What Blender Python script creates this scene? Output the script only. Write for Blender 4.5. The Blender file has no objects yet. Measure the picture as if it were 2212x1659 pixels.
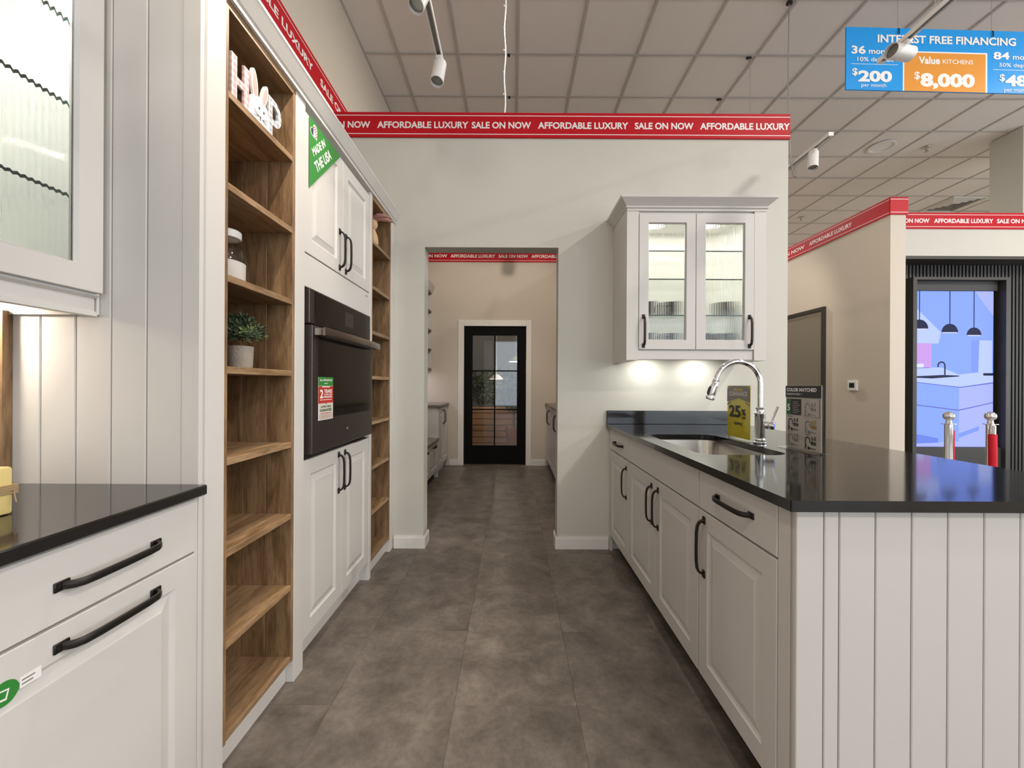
import bpy, bmesh, math, random
from mathutils import Vector, Matrix
random.seed(7)
S = bpy.context.scene
COL = S.collection
PI = math.pi

# ------------------------------------------------------------------ camera
cam_d = bpy.data.cameras.new('camera')
cam = bpy.data.objects.new('camera', cam_d); COL.objects.link(cam)
cam_d.sensor_width = 36.0
cam_d.lens = 36.0 * 880.0 / 2212.0
cam_d.shift_x = -2.0 / 2212.0
cam_d.shift_y = 2.5 / 2212.0
cam_d.clip_start = 0.02
cam.matrix_world = Matrix.Translation((0, 0, 1.193)) @ Matrix.Rotation(PI/2, 4, 'X') @ Matrix.Rotation(0.005, 4, 'Z')
S.camera = cam

# ------------------------------------------------------------------ world, large lights, exposure
wd = bpy.data.worlds.new('daylight'); S.world = wd; wd.use_nodes = True
wd.node_tree.nodes['Background'].inputs[0].default_value = (0.78, 0.88, 1.0, 1)
wd.node_tree.nodes['Background'].inputs[1].default_value = 1.0
S.view_settings.view_transform = 'Standard'
S.view_settings.look = 'None'
S.view_settings.gamma = 1.0
S.view_settings.use_curve_mapping = False
S.view_settings.exposure = 0.31
S.cycles.use_denoising = True
S.cycles.max_bounces = 8
S.cycles.diffuse_bounces = 4
S.cycles.glossy_bounces = 3
S.cycles.transmission_bounces = 7
S.cycles.transparent_max_bounces = 10
S.cycles.caustics_refractive = False
S.cycles.caustics_reflective = False
S.cycles.sample_clamp_indirect = 4.0
S.cycles.use_adaptive_sampling = True
S.cycles.adaptive_threshold = 0.05
S.cycles.adaptive_min_samples = 16

def lamp(name, typ, loc, energy, color, target=None, parent=None, **k):
    d = bpy.data.lights.new(name, typ); d.energy = energy; d.color = color
    for a, b in k.items(): setattr(d, a, b)
    o = bpy.data.objects.new(name, d); COL.objects.link(o); o.location = loc
    if target is not None:
        o.rotation_euler = (Vector(target) - Vector(loc)).to_track_quat('-Z', 'Y').to_euler()
    if parent is not None:
        o.parent = parent; o.location = Vector(loc) - W[parent.name]
    return o
WARM = (1.0, 0.87, 0.72)
NEUT = (1.0, 0.94, 0.87)
COOL = (0.84, 0.92, 1.0)
# storefront daylight, at the glazing of the front wall far behind the camera
lamp('storefront_daylight', 'AREA', (3.2, -5.8, 1.7), 100, COOL, (3.2, 0, 1.7), shape='RECTANGLE', size=8.0, size_y=2.8)
lamp('added_side_fill', 'AREA', (10.4, -.6, 1.75), 235, COOL, (0, -.6, 1.75), shape='RECTANGLE', size=9.0, size_y=3.0)  # added fill from the right, lifts the ceiling and the ambient level

# ------------------------------------------------------------------ helpers
W = {}
MATS = {}
def nd(nt, t, **k):
    n = nt.nodes.new(t)
    for a, b in k.items(): setattr(n, a, b)
    return n
def mat(name, color, rough=0.5, metal=0.0, spec=0.5, emit=None, es=1.0, trans=0.0, ior=1.45, coat=0.0, noise=None, bump=None, alpha=None):
    m = bpy.data.materials.new(name); m.use_nodes = True
    nt = m.node_tree; b = nt.nodes['Principled BSDF']
    b.inputs['Base Color'].default_value = (*color, 1)
    b.inputs['Roughness'].default_value = rough
    b.inputs['Metallic'].default_value = metal
    b.inputs['Specular IOR Level'].default_value = spec
    b.inputs['Transmission Weight'].default_value = trans
    b.inputs['IOR'].default_value = ior
    b.inputs['Coat Weight'].default_value = coat
    if emit:
        b.inputs['Emission Color'].default_value = (*emit, 1); b.inputs['Emission Strength'].default_value = es
    if noise:      # (scale, amount)
        tc = nd(nt, 'ShaderNodeTexCoord'); nz = nd(nt, 'ShaderNodeTexNoise'); nz.inputs['Scale'].default_value = noise[0]
        nz.inputs['Detail'].default_value = 4
        nt.links.new(tc.outputs['Object'], nz.inputs['Vector'])
        mx = nd(nt, 'ShaderNodeMix', data_type='RGBA'); a = noise[1]
        mx.inputs[6].default_value = (*[c*(1-a) for c in color], 1); mx.inputs[7].default_value = (*[min(1, c*(1+a)) for c in color], 1)
        nt.links.new(nz.outputs['Fac'], mx.inputs[0]); nt.links.new(mx.outputs[2], b.inputs['Base Color'])
    if bump:       # (scale, strength)
        tc = nd(nt, 'ShaderNodeTexCoord'); nz = nd(nt, 'ShaderNodeTexNoise'); nz.inputs['Scale'].default_value = bump[0]
        nt.links.new(tc.outputs['Object'], nz.inputs['Vector'])
        bp = nd(nt, 'ShaderNodeBump'); bp.inputs['Strength'].default_value = bump[1]; bp.inputs['Distance'].default_value = 0.01
        nt.links.new(nz.outputs['Fac'], bp.inputs['Height']); nt.links.new(bp.outputs['Normal'], b.inputs['Normal'])
    MATS[name] = m
    return m

def wood(name, stretch, c0, c1, c2):
    m = bpy.data.materials.new(name); m.use_nodes = True; nt = m.node_tree; b = nt.nodes['Principled BSDF']; L = nt.links.new
    tc = nd(nt, 'ShaderNodeTexCoord'); oi = nd(nt, 'ShaderNodeObjectInfo')
    ad = nd(nt, 'ShaderNodeVectorMath', operation='ADD'); sc = nd(nt, 'ShaderNodeVectorMath', operation='SCALE'); sc.inputs['Scale'].default_value = 9.0
    cb = nd(nt, 'ShaderNodeCombineXYZ')
    for i in range(3): L(oi.outputs['Random'], cb.inputs[i])
    L(cb.outputs[0], sc.inputs[0]); L(tc.outputs['Object'], ad.inputs[0]); L(sc.outputs[0], ad.inputs[1])
    mp = nd(nt, 'ShaderNodeMapping'); mp.inputs['Scale'].default_value = stretch; L(ad.outputs[0], mp.inputs['Vector'])
    n1 = nd(nt, 'ShaderNodeTexNoise'); n1.inputs['Scale'].default_value = 5; n1.inputs['Detail'].default_value = 6; n1.inputs['Distortion'].default_value = 1.2
    L(mp.outputs[0], n1.inputs['Vector'])
    n2 = nd(nt, 'ShaderNodeTexNoise'); n2.inputs['Scale'].default_value = 38; n2.inputs['Detail'].default_value = 3; L(mp.outputs[0], n2.inputs['Vector'])
    vo = nd(nt, 'ShaderNodeTexVoronoi'); vo.inputs['Scale'].default_value = 2.1
    mp2 = nd(nt, 'ShaderNodeMapping'); mp2.inputs['Scale'].default_value = tuple(0.45 + 0.55*s for s in stretch); L(ad.outputs[0], mp2.inputs['Vector']); L(mp2.outputs[0], vo.inputs['Vector'])
    kn = nd(nt, 'ShaderNodeMapRange'); kn.inputs[1].default_value = 0.03; kn.inputs[2].default_value = 0.10; L(vo.outputs['Distance'], kn.inputs[0])
    r = nd(nt, 'ShaderNodeValToRGB'); r.color_ramp.elements[0].position = 0.36; r.color_ramp.elements[0].color = (*c0, 1); r.color_ramp.elements[1].position = 0.63; r.color_ramp.elements[1].color = (*c1, 1)
    L(n1.outputs['Fac'], r.inputs[0])
    mx = nd(nt, 'ShaderNodeMix', data_type='RGBA'); mx.blend_type = 'MULTIPLY'; mx.inputs[0].default_value = 0.55
    gr = nd(nt, 'ShaderNodeValToRGB'); gr.color_ramp.elements[0].position = 0.35; gr.color_ramp.elements[0].color = (0.55, 0.5, 0.45, 1); gr.color_ramp.elements[1].position = 0.6
    L(n2.outputs['Fac'], gr.inputs[0]); L(r.outputs[0], mx.inputs[6]); L(gr.outputs[0], mx.inputs[7])
    mk = nd(nt, 'ShaderNodeMix', data_type='RGBA'); mk.inputs[6].default_value = (*c2, 1); L(kn.outputs[0], mk.inputs[0]); L(mx.outputs[2], mk.inputs[7])
    hs = nd(nt, 'ShaderNodeHueSaturation'); mr = nd(nt, 'ShaderNodeMapRange'); mr.inputs[3].default_value = 0.85; mr.inputs[4].default_value = 1.15
    L(oi.outputs['Random'], mr.inputs[0]); L(mr.outputs[0], hs.inputs['Value']); L(mk.outputs[2], hs.inputs['Color'])
    L(hs.outputs[0], b.inputs['Base Color']); b.inputs['Roughness'].default_value = 0.5
    MATS[name] = m; return m

def floor_mat():
    m = bpy.data.materials.new('floor_vinyl'); m.use_nodes = True; nt = m.node_tree; b = nt.nodes['Principled BSDF']; L = nt.links.new
    tc = nd(nt, 'ShaderNodeTexCoord'); oi = nd(nt, 'ShaderNodeObjectInfo')
    ad = nd(nt, 'ShaderNodeVectorMath', operation='ADD'); cb = nd(nt, 'ShaderNodeCombineXYZ')
    sc = nd(nt, 'ShaderNodeMath', operation='MULTIPLY'); sc.inputs[1].default_value = 31.0; L(oi.outputs['Random'], sc.inputs[0])
    for i in range(3): L(sc.outputs[0], cb.inputs[i])
    L(tc.outputs['Object'], ad.inputs[0]); L(cb.outputs[0], ad.inputs[1])
    n1 = nd(nt, 'ShaderNodeTexNoise'); n1.inputs['Scale'].default_value = 6.5; n1.inputs['Detail'].default_value = 11; n1.inputs['Roughness'].default_value = 0.62; n1.inputs['Distortion'].default_value = 0.4
    n2 = nd(nt, 'ShaderNodeTexNoise'); n2.inputs['Scale'].default_value = 42; n2.inputs['Detail'].default_value = 5; n2.inputs['Roughness'].default_value = 0.7
    L(ad.outputs[0], n1.inputs['Vector']); L(ad.outputs[0], n2.inputs['Vector'])
    r = nd(nt, 'ShaderNodeValToRGB'); e = r.color_ramp.elements
    e[0].position = 0.34; e[0].color = (0.124, 0.104, 0.088, 1); e[1].position = 0.68; e[1].color = (0.250, 0.217, 0.186, 1)
    L(n1.outputs['Fac'], r.inputs[0])
    r2 = nd(nt, 'ShaderNodeValToRGB'); r2.color_ramp.elements[0].position = 0.36; r2.color_ramp.elements[0].color = (0.72, 0.7, 0.68, 1); r2.color_ramp.elements[1].position = 0.66; r2.color_ramp.elements[1].color = (1.1, 1.08, 1.06, 1)
    L(n2.outputs['Fac'], r2.inputs[0])
    mx = nd(nt, 'ShaderNodeMix', data_type='RGBA'); mx.blend_type = 'MULTIPLY'; mx.inputs[0].default_value = 0.65
    L(r.outputs[0], mx.inputs[6]); L(r2.outputs[0], mx.inputs[7])
    hs = nd(nt, 'ShaderNodeHueSaturation'); mr = nd(nt, 'ShaderNodeMapRange'); mr.inputs[3].default_value = 0.88; mr.inputs[4].default_value = 1.1
    L(oi.outputs['Random'], mr.inputs[0]); L(mr.outputs[0], hs.inputs['Value']); L(mx.outputs[2], hs.inputs['Color'])
    L(hs.outputs[0], b.inputs['Base Color'])
    b.inputs['Roughness'].default_value = 0.42; b.inputs['Specular IOR Level'].default_value = 0.4
    bp = nd(nt, 'ShaderNodeBump'); bp.inputs['Strength'].default_value = 0.08; bp.inputs['Distance'].default_value = 0.004
    L(n2.outputs['Fac'], bp.inputs['Height']); L(bp.outputs['Normal'], b.inputs['Normal'])
    MATS['floor_vinyl'] = m; return m

def gingham(name, c, scale=45):
    m = bpy.data.materials.new(name); m.use_nodes = True; nt = m.node_tree; b = nt.nodes['Principled BSDF']; L = nt.links.new
    tc = nd(nt, 'ShaderNodeTexCoord'); sp = nd(nt, 'ShaderNodeSeparateXYZ'); L(tc.outputs['Object'], sp.inputs[0])
    outs = []
    for ax in ('Y', 'Z'):
        mu = nd(nt, 'ShaderNodeMath', operation='MULTIPLY'); mu.inputs[1].default_value = scale; L(sp.outputs[ax], mu.inputs[0])
        fr = nd(nt, 'ShaderNodeMath', operation='FRACT'); L(mu.outputs[0], fr.inputs[0])
        gt = nd(nt, 'ShaderNodeMath', operation='GREATER_THAN'); gt.inputs[1].default_value = 0.5; L(fr.outputs[0], gt.inputs[0]); outs.append(gt)
    su = nd(nt, 'ShaderNodeMath', operation='ADD'); L(outs[0].outputs[0], su.inputs[0]); L(outs[1].outputs[0], su.inputs[1])
    hf = nd(nt, 'ShaderNodeMath', operation='MULTIPLY'); hf.inputs[1].default_value = 0.5; L(su.outputs[0], hf.inputs[0])
    mx = nd(nt, 'ShaderNodeMix', data_type='RGBA'); mx.inputs[6].default_value = (0.70, 0.66, 0.65, 1); mx.inputs[7].default_value = (*c, 1)
    L(hf.outputs[0], mx.inputs[0]); L(mx.outputs[2], b.inputs['Base Color']); b.inputs['Roughness'].default_value = 0.6
    MATS[name] = m; return m

mat('cab', (0.64, 0.617, 0.588), 0.42, bump=(900, 0.02))
mat('cab_inside', (0.90, 0.90, 0.87), 0.5)
mat('wall', (0.58, 0.57, 0.51), 0.75, bump=(350, 0.06))
mat('wall_warm', (0.60, 0.54, 0.46), 0.75, bump=(350, 0.06))
mat('trim_paint', (0.78, 0.755, 0.71), 0.4)
mat('ceiling_tile', (0.80, 0.745, 0.70), 0.9, bump=(260, 0.25))
mat('ceiling_bar', (0.52, 0.48, 0.45), 0.6)
mat('void', (0.02, 0.02, 0.02), 0.9)
mat('counter', (0.012, 0.0113, 0.011), 0.085, spec=0.75, noise=(700, 0.35))
mat('counter_grey', (0.20, 0.165, 0.14), 0.35, noise=(14, 0.35))
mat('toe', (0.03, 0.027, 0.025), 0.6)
mat('pull', (0.035, 0.031, 0.028), 0.38, metal=0.7)
mat('chrome', (0.86, 0.87, 0.88), 0.06, metal=1.0)
mat('steel', (0.55, 0.52, 0.48), 0.28, metal=1.0)
mat('oven_metal', (0.078, 0.063, 0.059), 0.38, metal=0.75)
mat('oven_handle', (0.34, 0.30, 0.275), 0.22, metal=1.0)
mat('oven_glass', (0.010, 0.008, 0.007), 0.09, spec=0.22)
mat('black', (0.012, 0.012, 0.012), 0.45)
mat('black_door', (0.005, 0.005, 0.005), 0.7, spec=0.12)
mat('red', (0.50, 0.006, 0.015), 0.5, spec=.25)
mat('print_white', (0.86, 0.84, 0.82), 0.5)
mat('blue', (0.0, 0.30, 0.78), 0.4)
mat('orange', (0.74, 0.29, 0.03), 0.4)
mat('green', (0.035, 0.24, 0.04), 0.4)
mat('green_dark', (0.03, 0.12, 0.02), 0.4)
mat('yellow', (0.85, 0.68, 0.015), 0.4)
mat('ink', (0.02, 0.02, 0.022), 0.5)
mat('ink_grey', (0.22, 0.21, 0.20), 0.5)
mat('ink_tan', (0.36, 0.20, 0.06), 0.5)
mat('paper', (0.66, 0.60, 0.55), 0.5)
mat('paper_grey', (0.47, 0.44, 0.41), 0.5)
mat('navy', (0.03, 0.04, 0.09), 0.5)
mat('brick_red', (0.50, 0.035, 0.02), 0.45)
mat('white_metal', (0.78, 0.76, 0.73), 0.35)
mat('cable_white', (0.88, 0.88, 0.82), 0.5)
mat('cable_grey', (0.36, 0.35, 0.33), 0.5)
mat('lens', (0.30, 0.29, 0.27), 0.15, metal=0.6)
mat('glow_warm', (1, 1, 1), 0.5, emit=(1.0, 0.86, 0.64), es=6.0)
mat('glow_white', (1, 1, 1), 0.5, emit=(1.0, 0.95, 0.82), es=5.0)
mat('glass', (0.985, 0.995, 0.985), 0.0, trans=1.0, ior=1.45)
def thin_glass(name, color, f=0.06):
    m = bpy.data.materials.new(name); m.use_nodes = True; nt = m.node_tree; nt.nodes.remove(nt.nodes['Principled BSDF'])
    out = nt.nodes['Material Output']; tr_ = nd(nt, 'ShaderNodeBsdfTransparent'); tr_.inputs[0].default_value = (*color, 1)
    gl = nd(nt, 'ShaderNodeBsdfGlossy'); gl.inputs['Roughness'].default_value = 0.02; gl.inputs['Color'].default_value = (.9, .9, .9, 1)
    lw = nd(nt, 'ShaderNodeLayerWeight'); lw.inputs['Blend'].default_value = 0.5; pw_ = nd(nt, 'ShaderNodeMath', operation='POWER'); pw_.inputs[1].default_value = 5.0; nt.links.new(lw.outputs['Facing'], pw_.inputs[0])
    fr = nd(nt, 'ShaderNodeMath', operation='MULTIPLY_ADD'); fr.inputs[1].default_value = 0.9; fr.inputs[2].default_value = f; nt.links.new(pw_.outputs[0], fr.inputs[0]); mx = nd(nt, 'ShaderNodeMixShader')
    nt.links.new(fr.outputs[0], mx.inputs[0]); nt.links.new(tr_.outputs[0], mx.inputs[1]); nt.links.new(gl.outputs[0], mx.inputs[2]); nt.links.new(mx.outputs[0], out.inputs['Surface'])
    MATS[name] = m; return m
thin_glass('glass_clear', (0.96, 0.96, 0.96)); thin_glass('glass_shelf', (0.985, 0.993, 0.988), 0.04); thin_glass('acrylic', (0.97, 0.98, 0.97), 0.02)
mat('glass_edge', (0.01, 0.10, 0.07), 0.2)
mat('mirror_glass', (0.30, 0.265, 0.215), 0.14, metal=0.25)
mat('frame_dark', (0.045, 0.040, 0.034), 0.45)
mat('slat', (0.035, 0.033, 0.032), 0.5)
mat('slat_back', (0.010, 0.010, 0.010), 0.7)
mat('cup', (0.016, 0.016, 0.018), 0.35)
mat('concrete', (0.30, 0.265, 0.22), 0.85, noise=(40, 0.18), bump=(120, 0.3))
mat('leaf', (0.055, 0.082, 0.042), 0.6, noise=(18, 0.5))
mat('leaf_light', (0.15, 0.19, 0.065), 0.6, noise=(18, 0.3))
mat('leaf_dark', (0.03, 0.06, 0.02), 0.6, noise=(10, 0.6))
mat('soil', (0.03, 0.025, 0.02), 0.9)
mat('powder', (0.90, 0.86, 0.80), 0.9)
mat('candle', (0.80, 0.63, 0.25), 0.5, noise=(8, 0.12))
mat('twine', (0.42, 0.29, 0.15), 0.9)
mat('bunny_white', (0.88, 0.84, 0.78), 0.6)
mat('pink', (0.72, 0.36, 0.33), 0.6, noise=(300, 0.3))
mat('bunny_tan', (0.68, 0.45, 0.24), 0.6)
mat('bunny_ear', (0.45, 0.24, 0.21), 0.6)
mat('velvet', (0.55, 0.005, 0.02), 0.7)
mat('thermo', (0.02, 0.03, 0.02), 0.2)
mat('gap', (0.50, 0.48, 0.455), 0.8)
mat('plank_out', (0.30, 0.155, 0.075), 0.7, noise=(6, 0.35))
mat('terracotta', (0.30, 0.12, 0.06), 0.8)
gingham('gingham_pink', (0.55, 0.30, 0.31)); gingham('gingham_blue', (0.30, 0.34, 0.42))
wood('wood_v', (4.0, 4.0, 0.55), (0.195, 0.108, 0.048), (0.36, 0.222, 0.112), (0.08, 0.042, 0.02))
wood('wood_h', (4.0, 0.55, 4.0), (0.24, 0.142, 0.068), (0.42, 0.272, 0.148), (0.10, 0.053, 0.027))
floor_mat()

class MB:
    def __init__(s, M=None):
        s.bm = bmesh.new(); s.M = M or Matrix.Identity(4)
    def _mi(s, faces, mi):
        for f in faces: f.material_index = mi
    def face(s, pts, mi=0):
        f = s.bm.faces.new([s.bm.verts.new(p) for p in pts]); f.material_index = mi; return f
    def box(s, x0, x1, y0, y1, z0, z1, bev=0, mi=0, seg=1):
        v = [s.bm.verts.new(p) for p in ((x0,y0,z0),(x1,y0,z0),(x1,y1,z0),(x0,y1,z0),(x0,y0,z1),(x1,y0,z1),(x1,y1,z1),(x0,y1,z1))]
        fs = [s.bm.faces.new([v[i] for i in q]) for q in ((0,3,2,1),(4,5,6,7),(0,1,5,4),(1,2,6,5),(2,3,7,6),(3,0,4,7))]
        s._mi(fs, mi)
        if bev:
            es = list({e for f in fs for e in f.edges})
            r = bmesh.ops.bevel(s.bm, geom=es, offset=bev, segments=seg, affect='EDGES', profile=0.5, clamp_overlap=True)
            s._mi(r['faces'], mi)
        return s
    def prism(s, pts, h, mi=0):      # pts: 3D loop, h: extrusion Vector
        h = Vector(h); a = [s.bm.verts.new(p) for p in pts]; b = [s.bm.verts.new(Vector(p) + h) for p in pts]
        n = len(a); fs = [s.bm.faces.new(a[::-1]), s.bm.faces.new(b)]
        for i in range(n): fs.append(s.bm.faces.new((a[i], a[(i+1) % n], b[(i+1) % n], b[i])))
        s._mi(fs, mi); return s
    def loops(s, rings, cap0=False, cap1=False, closed=True, wrap=False, mi=0):
        vs = [[s.bm.verts.new(p) for p in r] for r in rings]; n = len(vs[0]); fs = []
        pairs = list(zip(vs, vs[1:])) + ([(vs[-1], vs[0])] if wrap else [])
        for a, b in pairs:
            for i in range(n if closed else n-1):
                j = (i+1) % n; fs.append(s.bm.faces.new((a[i], a[j], b[j], b[i])))
        if cap0: fs.append(s.bm.faces.new(vs[0][::-1]))
        if cap1: fs.append(s.bm.faces.new(vs[-1]))
        s._mi(fs, mi); return s
    def nested(s, u0, u1, z0, z1, lp, cap=True, wrap=False, mi=0):
        s.loops([[(u0+i, n, z0+i), (u1-i, n, z0+i), (u1-i, n, z1-i), (u0+i, n, z1-i)] for i, n in lp], cap1=cap, wrap=wrap, mi=mi)
        return s
    def lathe(s, prof, c=(0,0,0), axis=(0,0,1), n=20, mi=0, cap=True):
        q = Vector((0,0,1)).rotation_difference(Vector(axis).normalized()); c = Vector(c)
        rings = [[c + q @ Vector((r*math.cos(2*PI*i/n), r*math.sin(2*PI*i/n), z)) for i in range(n)] for r, z in prof]
        return s.loops(rings, cap0=cap and prof[0][0] > 1e-6, cap1=cap and prof[-1][0] > 1e-6, mi=mi)
    def ball(s, c, r, n=16, mi=0, R=None):
        rx, ry, rz = r if hasattr(r, '__len__') else (r, r, r); c = Vector(c); m = n//2; rings = []
        for k in range(m+1):
            t = -PI/2 + PI*k/m; cr = max(math.cos(t), 1e-4)
            ring = [Vector((rx*cr*math.cos(2*PI*i/n), ry*cr*math.sin(2*PI*i/n), rz*math.sin(t))) for i in range(n)]
            rings.append([c + (R @ p if R else p) for p in ring])
        return s.loops(rings, cap0=True, cap1=True, mi=mi)
    def tube(s, path, r, n=10, mi=0, cap=True):
        path = [Vector(p) for p in path]; rings = []; up = None
        for i, p in enumerate(path):
            t = (path[min(i+1, len(path)-1)] - path[max(i-1, 0)]).normalized()
            if up is None: up = t.orthogonal().normalized()
            up = (up - t*up.dot(t)).normalized(); sd = t.cross(up)
            rr = r[i] if hasattr(r, '__len__') else r
            rings.append([p + up*rr*math.cos(2*PI*k/n) + sd*rr*math.sin(2*PI*k/n) for k in range(n)])
        return s.loops(rings, cap0=cap, cap1=cap, mi=mi)
    def strap(s, path, w, t, side, mi=0):   # rectangular sweep; side: width direction
        path = [Vector(p) for p in path]; sd = Vector(side); rings = []
        for i, p in enumerate(path):
            tg = (path[min(i+1, len(path)-1)] - path[max(i-1, 0)]).normalized(); nn = tg.cross(sd).normalized()
            a, b = w/2, t/2
            rings.append([p + sd*x + nn*y for x, y in ((-a,-b*.6),(-a*.7,-b),(a*.7,-b),(a,-b*.6),(a,b*.6),(a*.7,b),(-a*.7,b),(-a,b*.6))])
        return s.loops(rings, cap0=True, cap1=True, mi=mi)
    def build(s, name, mats, parent=None, smooth=None, label=None, cat=None, group=None, kind=None, recalc=True):
        bm = s.bm; bm.transform(s.M)
        if recalc: bmesh.ops.recalc_face_normals(bm, faces=bm.faces)
        xs = [v.co for v in bm.verts]
        c = Vector([(min(p[i] for p in xs) + max(p[i] for p in xs))/2 for i in range(3)])
        if parent is None: c.z = min(p[2] for p in xs)
        bmesh.ops.translate(bm, vec=-c, verts=bm.verts)
        me = bpy.data.meshes.new(name); bm.to_mesh(me); bm.free()
        for m in (mats if isinstance(mats, (list, tuple)) else [mats]): me.materials.append(MATS[m])
        if smooth:
            for p in me.polygons: p.use_smooth = True
            me.set_sharp_from_angle(angle=math.radians(smooth))
        return link(name, me, c, parent, label, cat, group, kind)

def link(name, data, wloc, parent=None, label=None, cat=None, group=None, kind=None):
    o = bpy.data.objects.new(name, data); COL.objects.link(o); W[o.name] = Vector(wloc)
    if parent is not None:
        o.parent = parent; o.location = Vector(wloc) - W[parent.name]
    else: o.location = wloc
    if label: o['label'] = label
    if cat: o['category'] = cat
    if group: o['group'] = group
    if kind: o['kind'] = kind
    return o
def thing(name, label, cat, loc, group=None, kind=None):
    return link(name, None, loc, None, label, cat, group, kind)
def FL(x): return Matrix(((0,1,0,x),(1,0,0,0),(0,0,1,0),(0,0,0,1)))        # faces +X : (u,n,z)->(x+n,u,z)
def FR(x): return Matrix(((0,-1,0,x),(1,0,0,0),(0,0,1,0),(0,0,0,1)))       # faces -X
def FF(y): return Matrix(((1,0,0,0),(0,-1,0,y),(0,0,1,0),(0,0,0,1)))       # faces -Y
def box(name, m, d, parent=None, bev=0, **k):
    return MB().box(*d, bev=bev).build(name, m, parent, **k)

# ---- lettering
_tc = {}
def _tmesh(body, bold):
    key = (body, bold)
    if key not in _tc:
        cu = bpy.data.curves.new('t', 'FONT'); cu.body = body; cu.size = 1.0; cu.offset = bold; cu.resolution_u = 3
        ob = bpy.data.objects.new('t', cu); COL.objects.link(ob)
        bpy.context.view_layer.update()
        me = bpy.data.meshes.new_from_object(ob.evaluated_get(bpy.context.evaluated_depsgraph_get()))
        vs = [tuple(v.co) for v in me.vertices]; fs = [tuple(p.vertices) for p in me.polygons]
        bpy.data.objects.remove(ob); bpy.data.meshes.remove(me); bpy.data.curves.remove(cu)
        _tc[key] = (vs, fs)
    return _tc[key]
_cap = {}
def cap_h(bold):
    if bold not in _cap:
        vs, _ = _tmesh('H', bold); _cap[bold] = (min(v[1] for v in vs), max(v[1] for v in vs))
    return _cap[bold]
def add_text(mb, body, u0, u1, z, h, n, bold=0.030, mi=0, flip=False, R=None):
    """text between u0 and u1, baseline z, cap height h, at offset n of the frame's face"""
    vs, fs = _tmesh(body, bold); lo, hi = cap_h(bold)
    a = min(v[0] for v in vs); b = max(v[0] for v in vs)
    bv = []
    for v in vs:
        t = (v[0]-a)/(b-a); zz = (v[1]-lo)/(hi-lo)*h
        if R is None: p = (u0 + (u1-u0)*t, n, z + zz)
        else:         # R: (origin u, origin z, angle) lays the text along a slanted line, u0..u1 measured along it
            x = u0 + (u1-u0)*t; y = z + zz; c, s_ = math.cos(R[2]), math.sin(R[2]); p = (R[0] + x*c - y*s_, n, R[1] + x*s_ + y*c)
        bv.append(mb.bm.verts.new(p))
    for f in fs:
        try: mb.bm.faces.new([bv[i] for i in f]).material_index = mi
        except ValueError: pass

# ---- cabinet pieces (coordinates of a front frame: u along, n out, z up)
RAISED = [(0, 0), (0, .0185), (.0015, .020), (.064, .020), (.067, .0155), (.0715, .0135), (.0735, .0115), (.0755, .0115), (.100, .0175), (.104, .0190)]
def raised_door(parent, M, u0, u1, z0, z1, name='door'):
    return MB(M).nested(u0, u1, z0, z1, RAISED).build(name, 'cab', parent)
def slab(parent, M, u0, u1, z0, z1, name='drawer', th=.02):
    return MB(M).nested(u0, u1, z0, z1, [(0, 0), (0, th-.002), (.002, th)]).build(name, 'cab', parent)
def handle(parent, M, p, L, vertical, n0=.020, name='handle'):
    u, z = p
    def q(a, b, n): return (u+b, n, z+a) if vertical else (u+a, n, z+b)
    m = MB(M); h = L/2; prof = [(-h+.010, .004), (-h+.0125, .012), (-h+.018, .020), (-h+.030, .0262), (-h*.5, .0292), (0, .0300), (h*.5, .0292), (h-.030, .0262), (h-.018, .020), (h-.0125, .012), (h-.010, .004)]
    m.strap([q(a, 0, n0+n) for a, n in prof], .0150, .0080, (1,0,0) if vertical else (0,0,1))
    for sgn in (-1, 1):
        c = sgn*(h-.009)
        a = q(c-.014, -.0095, 0); b = q(c+.014, .0095, 0)
        m.box(min(a[0],b[0]), max(a[0],b[0]), n0, n0+.0045, min(a[2],b[2]), max(a[2],b[2]), bev=.0012)
        pc = q(c-sgn*(-.006), 0, n0+.004)
        m.lathe([(.004, 0), (.0035, .0018), (0.0001, .0025)], pc, (0,1,0), 8)
    return m.build(name, 'pull', parent, smooth=40)
def glass_door(parent, M, u0, u1, z0, z1, sl, pitch=.0105, name='door'):
    d = MB(M).nested(u0, u1, z0, z1, [(0, 0), (0, .0185), (.0015, .020), (sl-.006, .020), (sl-.001, .013), (sl, .012), (sl, 0)], cap=False, wrap=True).build(name, 'cab', parent)
    g = MB(M); a0, a1 = u0+sl-.004, u1-sl+.004; b0, b1 = z0+sl-.004, z1-sl+.004; N = max(2, round((a1-a0)/pitch)); per = 6
    pf = []
    for i in range(N*per+1):
        t = (i % per)/per if i < N*per else 1.0
        pf.append((a0 + (a1-a0)*i/(N*per), .0075 + .0017*math.sin(PI*t)))
    poly = [(a0, .003)] + pf + [(a1, .003)]
    g.loops([[(u, n, b0) for u, n in poly], [(u, n, b1) for u, n in poly]], cap0=True, cap1=True)
    g.build('reeded_glass', 'glass', d, smooth=50, label='ribbed clear glass pane')
    return d
def sweep_x(prof, x0, x1):  # profile in (y,z)
    return [[(x0, y, z) for y, z in prof], [(x1, y, z) for y, z in prof]]

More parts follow.
